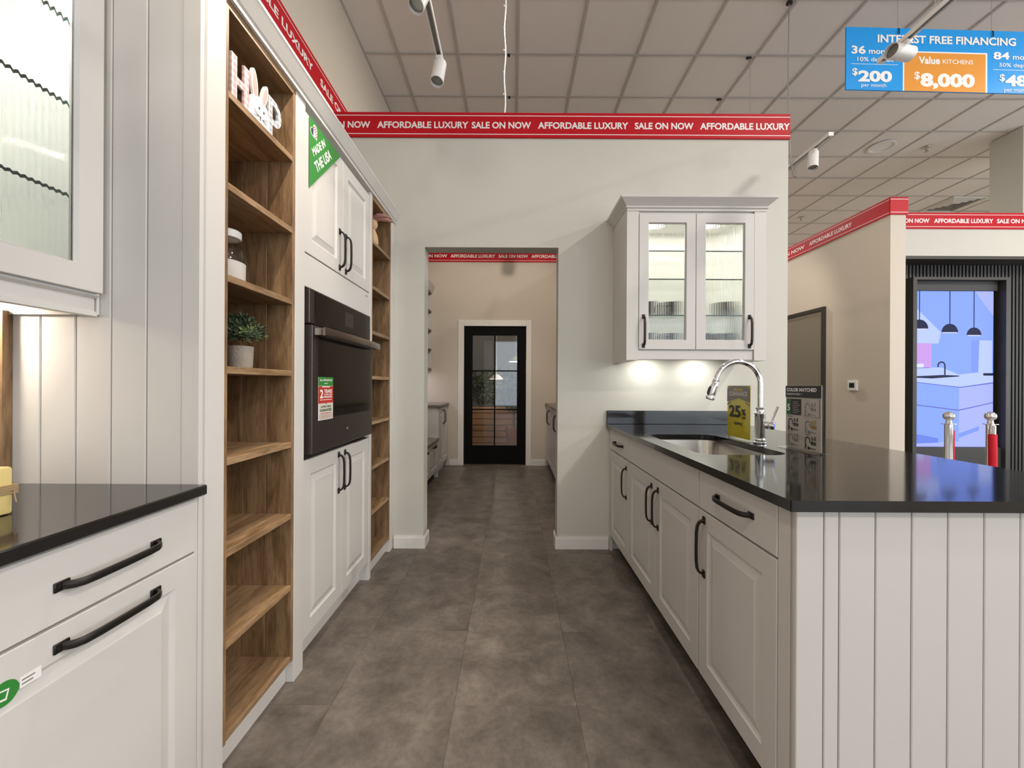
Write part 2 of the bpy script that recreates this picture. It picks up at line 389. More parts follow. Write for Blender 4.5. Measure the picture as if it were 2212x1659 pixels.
# ================================================================== THE SETTING
D = 2.98
floor = box('floor', 'floor_vinyl', (-1.66, 10.7, -6.1, 11.1, -.12, -.004), kind='structure')
colx = [-1.54] + [-1.127 + .457*k for k in range(16)]
tm = {}
for ci in range(len(colx)-1):
    xa, xb = colx[ci], colx[ci+1]
    off = 1.517 if ci % 2 == 1 else 1.974
    y = off - .9144*3
    while y < 9.4:
        w = round(xb-xa, 4)
        if w not in tm:
            o = MB().box(-w/2+.0003, w/2-.0003, -.4569, .4569, -.004, 0, bev=.0005).build('floor_tile', 'floor_vinyl', floor)
            tm[w] = o.data; o.location = Vector(((xa+xb)/2, y+.4572, -.002)) - W[floor.name]
        else:
            link('floor_tile', tm[w], ((xa+xb)/2, y+.4572, -.002), floor)
        y += .9144

CZ = 4.57
ceiling = box('ceiling', 'void', (-1.66, 10.7, -6.1, 11.1, CZ+.03, CZ+.15), kind='structure')
gx = [-1.54] + [.034 + .6096*k for k in range(-2, 18)]
gy = [4.155 + .6096*k for k in range(-1, 12)]
tmesh = {}
for i in range(len(gx)-1):
    for j in range(len(gy)-1):
        w = round(gx[i+1]-gx[i], 4); cx_, cy_ = (gx[i]+gx[i+1])/2, (gy[j]+gy[j+1])/2
        if w not in tmesh:
            o = MB().box(-w/2, w/2, -.3048, .3048, 0, .016).build('ceiling_tile', 'ceiling_tile', ceiling); tmesh[w] = o.data
            o.location = Vector((cx_, cy_, CZ+.014)) - W[ceiling.name]; o.scale = (.99, .99, 1)
        else:
            o = link('ceiling_tile', tmesh[w], (cx_, cy_, CZ+.014), ceiling); o.scale = (.99, .99, 1)
near = MB()
gy2 = [4.155 + .6096*k for k in range(-17, 0)]
for i in range(len(gx)-1):
    for j in range(len(gy2)-1):
        near.box(gx[i]+.004, gx[i+1]-.004, gy2[j]+.004, gy2[j+1]-.004, CZ+.006, CZ+.022)
near.build('ceiling_tiles_overhead', 'ceiling_tile', ceiling, kind='stuff')
for x in gx[1:]:
    box('ceiling_bar', 'ceiling_bar', (x-.012, x+.012, -6, 11, CZ-.004, CZ+.006), ceiling)
for y in gy2 + gy[1:]:
    box('ceiling_bar', 'ceiling_bar', (-1.54, 10.6, y-.012, y+.012, CZ-.003, CZ+.005), ceiling)
box('ceiling_bar', 'ceiling_bar', (-1.54, -1.518, -6, 11, CZ-.004, CZ+.006), ceiling)

box('wall_left', 'wall_warm', (-1.66, -1.54, -6.1, 11.1, 0, CZ+.02), kind='structure')
box('wall_perimeter_far', 'wall_warm', (-1.54, 10.6, 11, 11.1, 0, CZ+.02), kind='structure')
box('wall_perimeter_right', 'wall', (10.6, 10.7, -6.1, 11.1, 0, CZ+.02), kind='structure')
wf = MB()
wf.box(-1.54, -.9, -6.1, -6, 0, CZ+.02).box(7.3, 10.6, -6.1, -6, 0, CZ+.02).box(-.9, 7.3, -6.1, -6, 0, .25).box(-.9, 7.3, -6.1, -6, 3.15, CZ+.02)
wf.build('wall_front', 'wall', kind='structure')
w2 = thing('added_window', 'added unseen side window of tall panes in dark frames', 'window', (10.55, -.6, .25), kind='structure')  # unseen window, added as a source for the side fill
for k in range(6): box('mullion', 'frame_dark', (10.52, 10.58, -5.1+1.8*k-.04, -5.1+1.8*k+.04, .25, 3.25), w2)
for k in range(5): box('pane', 'glass_clear', (10.545, 10.555, -5.06+1.8*k, -3.34+1.8*k, .25, 3.25), w2)
wn = thing('window_1', 'storefront window of tall panes in dark frames', 'window', (3.2, -6.05, .25), kind='structure')
for k in range(5): box('mullion', 'frame_dark', (-.9+2.03*k, -.82+2.03*k, -6.08, -6.02, .25, 3.15), wn)
for k in range(4): box('pane', 'glass_clear', (-.82+2.03*k, 1.13+2.03*k, -6.055, -6.045, .25, 3.15), wn)

m = MB()
XO0, XO1, ZO = -.650, .328, 2.20
m.box(-1.54, XO0, D, D+.13, 0, 3.17).box(XO1, 2.006, D, D+.13, 0, 3.17).box(XO0, XO1, D, D+.13, ZO, 3.17)
m.build('wall_far', 'wall', kind='structure')
box('wall_hall_right', 'wall_warm', (1.12, 1.24, D+.13, 6.06, 0, 3.17), kind='structure')
YB = 6.06
m = MB(); DX0, DX1, DZ = -.730, .195, 2.068
m.box(-1.54, DX0, YB, YB+.13, 0, 3.2).box(DX1, 1.24, YB, YB+.13, 0, 3.2).box(DX0, DX1, YB, YB+.13, DZ, 3.2)
m.build('wall_hall', 'wall_warm', kind='structure')
box('wall_right', 'wall_warm', (3.94, 4.10, 4.26, 10.9, 0, 3.17), kind='structure')
box('wall_screen', 'wall', (4.10, 6.55, 4.64, 4.76, 2.69, 3.17), kind='structure')
box('column', 'wall', (6.56, 7.5, 5.25, 5.62, 0, CZ-.005), kind='structure')

def baseboard(name, pts, z=.088):   # strip along a polyline given as (outer face) corners with thickness inwards
    m = MB()
    for (x0, x1, y0, y1) in pts:
        m.box(x0, x1, y0, y1, 0, z-.012); 
        m.box(x0+(.004 if x1-x0 < .03 else 0), x1-(.004 if x1-x0 < .03 else 0), y0+(.004 if y1-y0 < .03 else 0), y1-(.0 if y1-y0 < .03 else 0), z-.012, z)
    return m.build(name, 'trim_paint', kind='structure')
baseboard('baseboard_left', [(-.862, XO0+.015, D-.015, D), (XO0, XO0+.015, D, D+.14)])
baseboard('baseboard_right', [(XO1-.015, .700, D-.015, D), (XO1-.015, XO1, D, D+.14)])
baseboard('baseboard_hall_left', [(-.940, -.82, YB-.015, YB)])
baseboard('baseboard_hall_right', [(.275, .485, YB-.015, YB)])

# ---- hall door
tr = MB()
tr.box(-.818, DX0, YB-.02, YB, 0, DZ+.09, bev=.004).box(DX1, .275, YB-.02, YB, 0, DZ+.09, bev=.004).box(DX0, DX1, YB-.02, YB, DZ, DZ+.09, bev=.004)
tr.build('trim_1', 'trim_paint', kind='structure')
dr = thing('door_1', 'black hall door with six glass panes in a white casing', 'door', (-.267, YB+.05, 0), kind='structure')
gx0, gx1, gz0, gz1 = -.605, .060, .29, 1.935
m = MB(); m.box(DX0+.004, gx0, YB+.02, YB+.065, .012, DZ-.004).box(gx1, DX1-.004, YB+.02, YB+.065, .012, DZ-.004).box(gx0, gx1, YB+.02, YB+.065, .012, gz0).box(gx0, gx1, YB+.02, YB+.065, gz1, DZ-.004)
m.build('door_frame', 'black_door', dr)
for z in (1.405, .828): box('glazing_bar', 'black_door', (gx0, gx1, YB+.022, YB+.06, z-.009, z+.009), dr)
xm = -.272; zs = [gz0, .819, .837, 1.396, 1.414, gz1]
box('glazing_bar', 'black_door', (xm-.009, xm+.009, YB+.021, YB+.061, gz0, gz1), dr)
for a, b in ((gx0, xm-.009), (xm+.009, gx1)):
    for k in (0, 2, 4): box('pane', 'glass_clear', (a, b, YB+.038, YB+.042, zs[k], zs[k+1]), dr)
for (x0_, x1_) in ((DX0, DX0+.004), (DX1-.004, DX1)): pass

# ---- garden beyond the door
mat('garden_wall', (0.20, 0.20, 0.19), 0.8)
box('wall_garden', 'garden_wall', (-2.4, 2.6, 9.2, 9.3, 0, 3.1), kind='structure')
pw = thing('plank_planter', 'low planter wall of horizontal reddish planks behind the hall door', 'planter', (-.3, 7.6, 0))
for k in range(7):
    box('plank', 'plank_out', (-1.5, 1.2, 7.58+.006*(k % 2), 7.66, .005+.112*k, .112*k+.105), pw, bev=.004)
box('planter_box', 'soil', (-1.5, 1.2, 7.67, 8.3, 0, .74), pw)
def leaf_ball(mb, c, r, n, size, mi=0, seed=1, flat=1.0, two=None):
    rnd = random.Random(seed)
    for _ in range(n):
        d = Vector((rnd.gauss(0,1), rnd.gauss(0,1), rnd.gauss(0,1))).normalized() * (rnd.random()**.45)
        p = Vector(c) + Vector((d.x*r[0], d.y*r[1], d.z*r[2]))
        a = Vector((rnd.gauss(0,1), rnd.gauss(0,1), rnd.gauss(0,1))).normalized(); b = a.orthogonal().normalized(); b.rotate(Matrix.Rotation(rnd.random()*6.28, 3, a))
        cc = a.cross(b); s_ = size*(.6+.8*rnd.random())
        q = mi if two is None or rnd.random() > .35 else two
        mb.face([p - b*s_, p + cc*s_*.45 + a*s_*.15, p + b*s_, p - cc*s_*.45 + a*s_*.15], q)
m = MB(); leaf_ball(m, (-.2, 7.98, 1.16), (1.25, .28, .36), 2200, .05, 0, 3, two=1)
h = m.build('hedge', ['leaf_dark', 'leaf'], label='dense leafy hedge on top of the plank planter wall', cat='hedge', recalc=False)
t = thing('potted_shrub', 'small round shrub in clay pot before the plank wall', 'potted plant', (.02, 7.25, 0))
MB().lathe([(.10, 0), (.14, .30), (.15, .42), (.15, .46), (.13, .46), (.125, .40)], (.02, 7.25, 0), n=20).build('pot', 'terracotta', t, smooth=40)
MB().tube([(.02, 7.25, .38), (.02, 7.25, .85)], .02).build('stem', 'soil', t)
m = MB(); leaf_ball(m, (.02, 7.25, .98), (.24, .24, .28), 500, .05, 0, 5); m.build('foliage', ['leaf_dark'], t, recalc=False)
def pendant(x, y, z, label, m_shade):
    t = thing('pendant_lamp', label, 'lamp', (x, y, z))
    MB().lathe([(.02, .09), (.05, .08), (.13, .0), (.126, .0), (.045, .072)], (x, y, z), n=20, cap=False).build('shade', m_shade, t, smooth=40)
    MB().tube([(x, y, z+.085), (x, y, CZ-.004)], .004, 6).build('cord', 'cable_white', t)
    MB().ball((x, y, z+.03), .035, 10).build('bulb', 'glow_warm', t, smooth=60)
    lamp('pendant_light', 'POINT', (x, y, z-.05), 3.5, WARM, None, t, shadow_soft_size=.04)
pendant(.05, 7.1, 1.60, 'pale cone pendant lamp seen in the upper right door pane', 'bunny_white')
pendant(-.30, 7.35, 1.30, 'small white pendant lamp seen beside the centre glazing bar', 'white_metal')

# ================================================================== RED BANNERS
def words_on(b, M, s, a, c, z, h, n, bold=.030):
    ex = lambda q: (min(v[0] for v in _tmesh(q, bold)[0]), max(v[0] for v in _tmesh(q, bold)[0]))
    lo, hi = ex(s); pre = ''
    for w_ in s.split(' '):
        wl_, wh_ = ex(w_); e1 = ex(pre + w_)[1]; e0 = e1 - (wh_-wl_); pre += w_ + ' '
        f = lambda x: a + (c-a)*(x-lo)/(hi-lo)
        m = MB(M); add_text(m, w_, f(e0), f(e1), z, h, n, bold); m.build('lettering', 'print_white', b, recalc=False)
def banner(name, M, u0, u1, z0, z1, words, label, th=.012, lines=True, group='red sale banners along the wall tops'):
    b = thing(name, label, 'banner', M @ Vector(((u0+u1)/2, th/2, z0)), group)
    MB(M).box(u0, u1, 0, th, z0, z1, bev=.001).build('board', 'red', b)
    h = z1-z0
    if lines:
        for f in (.125, .865): MB(M).box(u0, u1, th, th+.0008, z0+h*f-.0025, z0+h*f+.0025).build('stripe', 'print_white', b)
    for (s, a, c) in words: words_on(b, M, s, a, c, z0+h*.355, h*.265, th+.0009)
    return b
def px(u, Y): return (u-2.9-1108)/880*Y
AL, SN = 'AFFORDABLE LUXURY', 'SALE ON NOW'
BY = D-.0
P1 = lambda u: (u-2.8-1108)/880*(D-.012)
banner('sale_banner', FF(D-.001), -1.538, 2.012, 2.997, 3.178,
       [('SALE ON NOW', P1(672), P1(800)), (AL, P1(815), P1(1012)), (SN, P1(1019), P1(1147)), (AL, P1(1162), P1(1357)), (SN, P1(1371), P1(1498)), (AL, P1(1512), P1(1706))],
       'long red sale banner across the top of the wall with the doorway')
# a larger print of the same banner on the left wall, above the tall cabinets
banner('sale_banner', FL(-1.539), -2.0, 5.9, 3.466, 3.692, [(AL, 1.975, 3.085), (SN, 3.205, 3.94), (SN, 1.13, 1.865), (AL, -.09, 1.02)],
       'large red sale banner along the left wall above the tall cabinets')
P2 = lambda u: (u-1.5-1108)/880*6.035
banner('sale_banner', FF(YB), -1.54, 1.12, 3.02, 3.198, [(SN, P2(893), P2(966)), (AL, P2(973), P2(1070)), (SN, P2(1077), P2(1141)), (AL, P2(1148), P2(1246))],
       'red sale banner on the hall wall above the black door')
PR = lambda u: 3.928*880/(u-1.5-1108)
bb = banner('sale_banner', FR(3.9395), 4.262, 10.8, 2.995, 3.178, [], 'red sale banner on the tan wall with the thermostat')
for s, ua, ub in ((AL, 1748, 1840), (SN, 1668, 1738)):
    words_on(bb, FR(3.94), s, PR(ua), PR(ub), 2.995+.183*.355, .183*.265, .0129)
bb = thing('sale_banner', 'short red banner piece wrapping the end of the tan wall', 'banner', (4.02, 4.25, 2.995), 'red sale banners along the wall tops')
MB(FF(4.26)).box(3.928, 4.115, 0, .012, 2.995, 3.178, bev=.001).build('board', 'red', bb)
for f in (.125, .865): MB(FF(4.26)).box(3.928, 4.115, .012, .0128, 2.995+.183*f-.0025, 2.995+.183*f+.0025).build('stripe', 'print_white', bb)
P3 = lambda u: (u-2-1108)/880*4.627
banner('sale_banner', FF(4.64), 4.118, 6.5, 2.995, 3.178, [(SN, P3(1925), P3(2008)), (AL, P3(2018), P3(2146)), (SN, P3(2154), P3(2240)), (AL, P3(2250), P3(2378))],
       'red sale banner above the dark slatted screen niche')

# ================================================================== LEFT RUN
XF = -.875                     # face of the tall units
# ---- planked end panel facing the camera (side of the tall unit)
ep = thing('end_panel', 'tall grooved white end panel beside the oak bookcase', 'panel', (-1.2, 1.144, 0))
box('backing', 'gap', (-1.535, -.872, 1.147, 1.154, 0, 2.345), ep)
seams = [-1.535, -1.512, -1.414, -1.316, -1.218, -1.120, -1.021, -.922]
for a, b in zip(seams, seams[1:]):
    MB().box(a+.0012, b-.0012, 1.134, 1.147, 0, 2.345, bev=.0025).build('board', 'cab', ep)
box('filler_strip', 'cab', (-.9205, -.872, 1.132, 1.147, 0, 2.345), ep, bev=.001)

# ---- oak bookcases
def bookcase(y0, y1, near_post, far_post, label):
    """opening between y0 and y1; near_post/far_post: white posts (ya, yb) or None"""
    t = thing('bookcase', label, 'bookcase', (XF-.3, (y0+y1)/2, 0), 'oak bookcases of the tall wall')
    B = -1.50
    box('back_panel', 'wood_v', (B-.012, B, y0-.014, y1+.017, .09, 2.365), t)
    box('side_panel', 'wood_v', (B, XF+.001, y0-.014, y0, .09, 2.365), t)
    xs = [B, -1.466, -1.368, -1.270, -1.172, -1.074, -.976, XF+.001]
    for a, b in zip(xs, xs[1:]):
        MB().box(a+.0006, b-.0006, y1, y1+.016, .09, 2.365, bev=.0012).build('side_board', 'wood_v', t)
    for k in range(8):
        z = .115 + .2828*k
        MB().box(B, XF-.001, y0+.0005, y1-.0005, z-.022, z, bev=.0012).build('shelf', 'wood_h', t)
    box('top_panel', 'wood_h', (B, XF+.001, y0, y1, 2.342, 2.365), t)
    box('plinth', 'cab', (XF-.045, XF-.03, y0-.014, y1+.016, 0, .0925), t)
    for p in (near_post, far_post):
        if p: MB().box(XF-.06, XF+.003, p[0], p[1], 0, 2.365, bev=.0015).build('post', 'cab', t)
    return t
bookcase(1.246, 1.613, (1.155, 1.232), None, 'oak bookcase with jar, potted plant and spring letters')
bookcase(2.528, 2.886, None, (2.902, 2.978), 'narrow looking oak bookcase next to the doorway wall')

# ---- oven cabinet
oc = thing('oven_cabinet', 'tall white cabinet built around the dark wall oven', 'cabinet', (-1.2, 2.08, 0))
M = FL(-.897)
m = MB(); m.box(-1.50, -.897, 1.703, 2.478, .10, .866).box(-1.50, -.897, 1.703, 2.478, 1.605, 2.365).box(-1.50, -.897, 1.703, 1.722, .866, 1.605).box(-1.50, -.897, 2.462, 2.478, .866, 1.605).box(-1.5, -1.48, 1.722, 2.462, .866, 1.605)
m.build('body', 'cab', oc)
MB().box(-.935, XF+.003, 1.630, 1.702, 0, 2.365, bev=.0015).build('post', 'cab', oc)
MB().box(-.935, XF+.003, 2.479, 2.513, 0, 2.365, bev=.0015).build('post', 'cab', oc)
box('toe_board', 'cab', (-.945, -.93, 1.703, 2.478, 0, .10), oc)
for (a, b, hu) in ((1.706, 2.088, 2.052), (2.092, 2.474, 2.128)):
    d = raised_door(oc, M, a, b, .113, .868); handle(d, M, (hu, .748), .20, True)
    d = raised_door(oc, M, a, b, 1.752, 2.340); handle(d, M, (hu, 1.872), .20, True)
slab(oc, M, 1.706, 2.474, 1.606, 1.746, 'filler_panel')
m = MB(M); m.lathe([(.004, 0), (.004, .002)], (2.425, .0205, 1.722), (0,1,0), 8); m.box(2.435, 2.447, .0202, .0215, 1.718, 1.722)
m.build('tag', 'ink_grey', oc)

# ---- wall oven
ov = thing('built_in_oven', 'built-in dark stainless wall oven with a black glass door', 'oven', (-.9, 2.095, .8668))
y0, y1 = 1.725, 2.459
box('chassis', 'black', (-1.45, -.893, y0, y1, .8668, 1.600), ov)
MB(FL(-.893)).box(y0, y1, 0, .030, 1.452, 1.603, bev=.003).build('control_panel', 'oven_metal', ov)
cp = MB(FL(-.893)).box(y0+.045, y1-.02, .030, .0325, 1.460, 1.597, bev=.001).build('control_glass', 'oven_glass', ov)
MB(FL(-.893)).box(2.085, 2.19, .0325, .0331, 1.49, 1.565).build('display', 'oven_metal', cp)
od = MB(FL(-.893)).nested(y0, y1, .895, 1.445, [(0, 0), (0, .040), (.003, .043)]).build('oven_door', 'oven_metal', ov)
MB(FL(-.850)).box(y0+.045, y1-.03, 0, .0022, 1.040, 1.405, bev=.001).build('window', 'oven_glass', od)
m = MB(FL(-.850)); hy0, hy1 = y0+.012, y1-.012
path = [(hy0 + (hy1-hy0)*k/16, .045 + .014*math.sin(PI*k/16), 1.418) for k in range(17)]
m.strap(path, .034, .013, (0,0,1))
m.box(hy0, hy0+.04, 0, .043, 1.402, 1.434, bev=.002).box(hy1-.04, hy1, 0, .043, 1.402, 1.434, bev=.002)
m.build('oven_handle', 'oven_handle', od, smooth=30)
MB(FL(-.850)).lathe([(.0001, .0032), (.012, .003), (.0135, .0015), (.0135, 0)], (2.10, 0, .965), (0,1,0), 20).build('badge', 'oven_handle', od, smooth=40)
box('bottom_trim', 'oven_metal', (-.8925, -.878, y0+.55, y1, .8675, .876), ov)
# promotional sheet on the oven glass
sh = thing('promo_sheet', 'green, red and white financing sheet stuck on the oven glass', 'sign', (-.845, 1.83, 1.04))
Ms = FL(-.8475); a, b, z0, z1 = 1.772, 1.917, 1.033, 1.225
MB(Ms).box(a, b, 0, .0012, z0, z1).build('sheet', 'paper', sh)
m = MB(Ms); m.box(a, b, .0012, .0016, 1.186, z1, mi=0); m.box(a, b, .0012, .0016, 1.108, 1.184, mi=1)
m.build('colour_fields', ['green', 'brick_red'], sh)
m = MB(Ms)
for s, u0, u1, z, h, mi in (('ALL APPLIANCES', a+.012, b-.012, 1.207, .009, 0), ('2', a+.014, a+.045, 1.131, .038, 0), ('YEARS', a+.052, b-.012, 1.153, .017, 0),
        ('INTEREST FREE', a+.052, b-.012, 1.143, .006, 0), ('FINANCING', a+.052, b-.012, 1.131, .009, 0),
        ('&', a+.067, b-.067, 1.103, .006, 1), ('LOWEST PRICE', a+.022, b-.022, 1.088, .009, 2), ('GUARANTEED', a+.014, b-.014, 1.071, .012, 2)):
    add_text(m, s, u0, u1, z, h, .0019, mi=mi)
for u0, u1, z, h, mi in ((a+.055, b-.055, 1.195, .003, 0), (a+.035, b-.035, 1.179, .004, 0), (a+.014, b-.014, 1.122, .0025, 0), (a+.02, b-.02, 1.062, .0025, 1), (a+.022, b-.022, 1.050, .0015, 1), (a+.022, b-.022, 1.045, .0015, 1)):
    m.box(u0, u1, .0016, .0019, z, z+h, mi=mi)
m.build('lettering', ['print_white', 'brick_red', 'green_dark'], sh, recalc=False)
m = MB(Ms).nested(a+.012, b-.012, 1.040, 1.057, [(0, .0015), (0, .0018), (.0012, .0018), (.0012, .0015)], cap=False)
m.build('outline', 'ink_grey', sh)
# green corner flag on the upper oven-cabinet door
cf = thing('corner_flag', 'green triangular made-in-the-USA sign on the upper cabinet door', 'sign', (-.87, 1.85, 2.04))
Mg = FL(-.8745); fa, fb, ft, fz = 1.738, 2.050, 2.338, 2.032
MB(Mg).prism([(fa, 0, ft), (fb, 0, ft), (fa, 0, fz)], (0, .0015, 0)).build('card', 'green', cf)
ang = math.atan2(ft-fz, fb-fa); R = (fa, fz, ang)
m = MB(Mg)
Lh = math.hypot(fb-fa, ft-fz)
add_text(m, 'THE USA', Lh*.5-.103, Lh*.5+.103, .022, .042, .0019, R=R); m.build('lettering', 'print_white', cf, recalc=False); m = MB(Mg); add_text(m, 'MADE IN', Lh*.5-.082, Lh*.5+.072, .082, .032, .0019, R=R)
m.build('lettering', 'print_white', cf, recalc=False)
hp = []
for k in range(40):
    tt = 2*PI*k/40; hx = 16*math.sin(tt)**3; hz = 13*math.cos(tt)-5*math.cos(2*tt)-2*math.cos(3*tt)-math.cos(4*tt); hp.append((hx/16, hz/16))
def hpt(s, x, z, n): 
    c, s_ = math.cos(ang), math.sin(ang); X, Z = Lh*.5-.006 + x*s, .157 + z*s
    return (fa + X*c - Z*s_, n, fz + X*s_ + Z*c)
m = MB(Mg); m.face([hpt(.034, x, z, .0017) for x, z in hp]); hr = m.build('heart', 'print_white', cf, recalc=False)
m = MB(Mg)
m.face([hpt(.030, x, z, .0019) for x, z in hp if x <= .02 and z > -.35], 0)
for k in range(5):
    z = .55 - .30*k; lim = [x for x, zz in hp if abs(zz-z) < .2 and x > 0]; xr = (max(lim) if lim else .2)*.9; xl = .05 if z > -.4 else -xr
    m.face([hpt(.030, xl, z-.07, .0020), hpt(.030, xr, z-.07, .0020), hpt(.030, xr, z+.07, .0020), hpt(.030, xl, z+.07, .0020)], 1)
m.build('heart_flag', ['navy', 'brick_red'], hr, recalc=False)

# ---- crown moulding over the tall units
m = MB(); prof = [(-.93, 2.365), (-.868, 2.365), (-.868, 2.3665), (-.862, 2.3665), (-.862, 2.3765), (-.866, 2.378), (-.866, 2.384), (-.858, 2.388), (-.832, 2.432), (-.830, 2.434), (-.830, 2.442), (-.93, 2.442)]
m.loops([[(x, 1.135, z) for x, z in prof], [(x, 2.978, z) for x, z in prof]], cap0=True, cap1=True)
cm = m.build('crown_moulding', 'cab', label='long grey crown moulding along the top of the tall cabinets', cat='moulding')

# ---- things on the shelves
jar = thing('glass_jar', 'clear glass jar of white powder with a pale lid', 'jar', (-.985, 1.43, 1.5296))
jx, jy, jz = -1.010, 1.430, 1.5295
m = MB(); R4 = .058
def rsq(r, z, k=.35):   # rounded-square ring
    out = []
    for i in range(24):
        a_ = 2*PI*i/24; c, s_ = math.cos(a_), math.sin(a_); q = (abs(c)**4 + abs(s_)**4)**.25; rr = r*(k*1/q*1.0 + (1-k)) if k else r
        out.append((jx + rr*c, jy + rr*s_, jz + z))
    return out
m.loops([rsq(.05, .0), rsq(.058, .006), rsq(.060, .10), rsq(.057, .128), rsq(.044, .150, .1), rsq(.040, .158, 0), rsq(.040, .176, 0)], cap0=True)
m.build('glass_body', 'glass_clear', jar, smooth=50)
m = MB(); m.loops([rsq(.05, .004), rsq(.056, .010), rsq(.057, .088), rsq(.054, .090)], cap0=True, cap1=True); m.build('powder', 'powder', jar, smooth=50)
MB().lathe([(.045, 0), (.047, .002), (.047, .024), (.043, .028), (.0001, .028)], (jx, jy, jz+.172), n=24).build('lid', 'white_metal', jar, smooth=40)

pl = thing('potted_plant', 'small artificial succulent in a grey concrete pot', 'plant', (-.965, 1.40, 1.2464))
pxx, pyy, pz = -.955, 1.425, 1.2468
MB().lathe([(.035, 0), (.038, .003), (.0415, .074), (.0405, .077), (.036, .077), (.035, .066), (.0001, .066)], (pxx, pyy, pz), n=24).build('pot', 'concrete', pl, smooth=40)
def sprigs(name, mi, n, seed):
    rnd = random.Random(seed); m = MB()
    for _ in range(n):
        th, ph = rnd.random()*2*PI, rnd.random()**.6*1.5
        d = Vector((math.sin(ph)*math.cos(th), math.sin(ph)*math.sin(th), .25 + .75*math.cos(ph)))
        c = Vector((pxx, pyy, pz+.082)) + Vector((d.x*.066, d.y*.078, d.z*.094)) * (.55+.5*rnd.random())
        ax = (c - Vector((pxx, pyy, pz+.08))).normalized()
        o1 = ax.orthogonal().normalized(); o2 = ax.cross(o1)
        for k in range(9):
            a_ = 2*PI*k/9 + rnd.random()*.4; el = .35 + .75*(k % 3)/2
            v = (o1*math.cos(a_) + o2*math.sin(a_))*math.cos(el) + ax*math.sin(el); L_ = .017 + .009*rnd.random(); sdv = v.cross(ax).normalized()*.0028
            m.face([c, c + v*L_*.5 + sdv, c + v*L_, c + v*L_*.5 - sdv], mi)
    return m.build(name, ['leaf', 'leaf_light'], pl, recalc=False)
sprigs('foliage', 0, 160, 11); sprigs('foliage_tip', 1, 60, 12)

hs = thing('letter_sign', 'spring letter decoration with a peeking white bunny between gingham H and P', 'decoration', (-.9, 1.43, 2.095))
Mh = FL(-.905); zb = 2.0952
m = MB(Mh); h0 = 1.292
m.box(1.29, 1.57, -.008, .012, zb, zb+.012); m.build('base_strip', 'bunny_white', hs)
m = MB(Mh).prism([(h0, 0, zb+.012), (h0+.026, 0, zb+.012), (h0+.026, 0, zb+.068), (h0+.060, 0, zb+.068), (h0+.060, 0, zb+.012), (h0+.086, 0, zb+.012), (h0+.086, 0, zb+.155), (h0+.060, 0, zb+.155), (h0+.060, 0, zb+.092), (h0+.026, 0, zb+.092), (h0+.026, 0, zb+.155), (h0, 0, zb+.155)], (0, .008, 0))
m.build('letter', 'gingham_pink', hs)
p0 = 1.488
outer = [(p0, .012), (p0+.024, .012), (p0+.024, .060)] + [(p0+.036 + .046*math.cos(a_), .108 + .048*math.sin(a_)) for a_ in [(-PI/2 + PI*k/12) for k in range(13)]] + [(p0, .156)]
inner = [(p0+.024, .082)] + [(p0+.036 + .022*math.cos(a_), .108 + .025*math.sin(a_)) for a_ in [(-PI/2 + PI*k/10) for k in range(11)]] + [(p0+.024, .134)]
m = MB(Mh); bm = m.bm
def flat_with_hole(bm, outer, inner, n0, n1, mi=0):
    top = []
    for n in (n0, n1):
        es = []; loops_ = []
        for L_ in (outer, inner):
            vs = [bm.verts.new((u, n, z)) for u, z in L_]; loops_.append(vs)
            es += [bm.edges.new((vs[i], vs[(i+1) % len(vs)])) for i in range(len(vs))]
        bmesh.ops.triangle_fill(bm, use_beauty=True, edges=es); top.append(loops_)
    for a_, b_ in zip(top[0], top[1]):
        for i in range(len(a_)):
            j = (i+1) % len(a_); bm.faces.new((a_[i], a_[j], b_[j], b_[i]))
flat_with_hole(bm, [(u, zb+z) for u, z in outer], [(u, zb+z) for u, z in inner], 0, .008)
m.build('letter', 'gingham_blue', hs)
m = MB(Mh); bc = 1.432
head = [(bc + .050*math.cos(a_)*(1.0 if math.sin(a_) > -.2 else 1.0), zb+.062 + .042*math.sin(a_)) for a_ in [PI*k/16 for k in range(17)]]
bun = m.prism([(bc+.062, 0, zb+.012)] + [(u, 0, z) for u, z in head] + [(bc-.062, 0, zb+.012)], (0, .011, 0)).build('bunny', 'bunny_white', hs)
for (eu, ez, lean, L_) in ((bc-.026, zb+.132, .10, .052), (bc+.030, zb+.126, -.24, .048)):
    for sc_, nn, mm in ((1.0, .010, 'bunny_white'), (.62, .0125, 'pink')):
        pts = []
        for k in range(24):
            a_ = 2*PI*k/24; x, z = .0165*sc_*math.cos(a_), L_*(sc_ if sc_ == 1 else .75)*math.sin(a_)
            pts.append((eu + x*math.cos(lean) - z*math.sin(-lean)*-1, 0 if sc_ == 1 else .010, ez + x*math.sin(lean)*-1 + z*math.cos(lean)))
        MB(Mh).prism(pts, (0, .010 if sc_ == 1 else .0015, 0)).build('ear' if sc_ == 1 else 'inner_ear', mm, bun)
m = MB(Mh)
for du in (-.004, .022): m.ball((bc+du, .0115, zb+.064), (.0035, .0015, .006), 8)
m.box(bc+.0005, bc+.003, .011, .0125, zb+.024, zb+.034); m.ball((bc+.002, .0115, zb+.037), (.004, .0015, .003), 8)
for sg in (-1, 1):
    for k in range(3):
        m.tube([(bc+.008*sg+.004, .0115, zb+.034), (bc+.036*sg+.004, .0115, zb+.026+.010*k)], .0006, 4)
m.build('face', 'ink', bun)

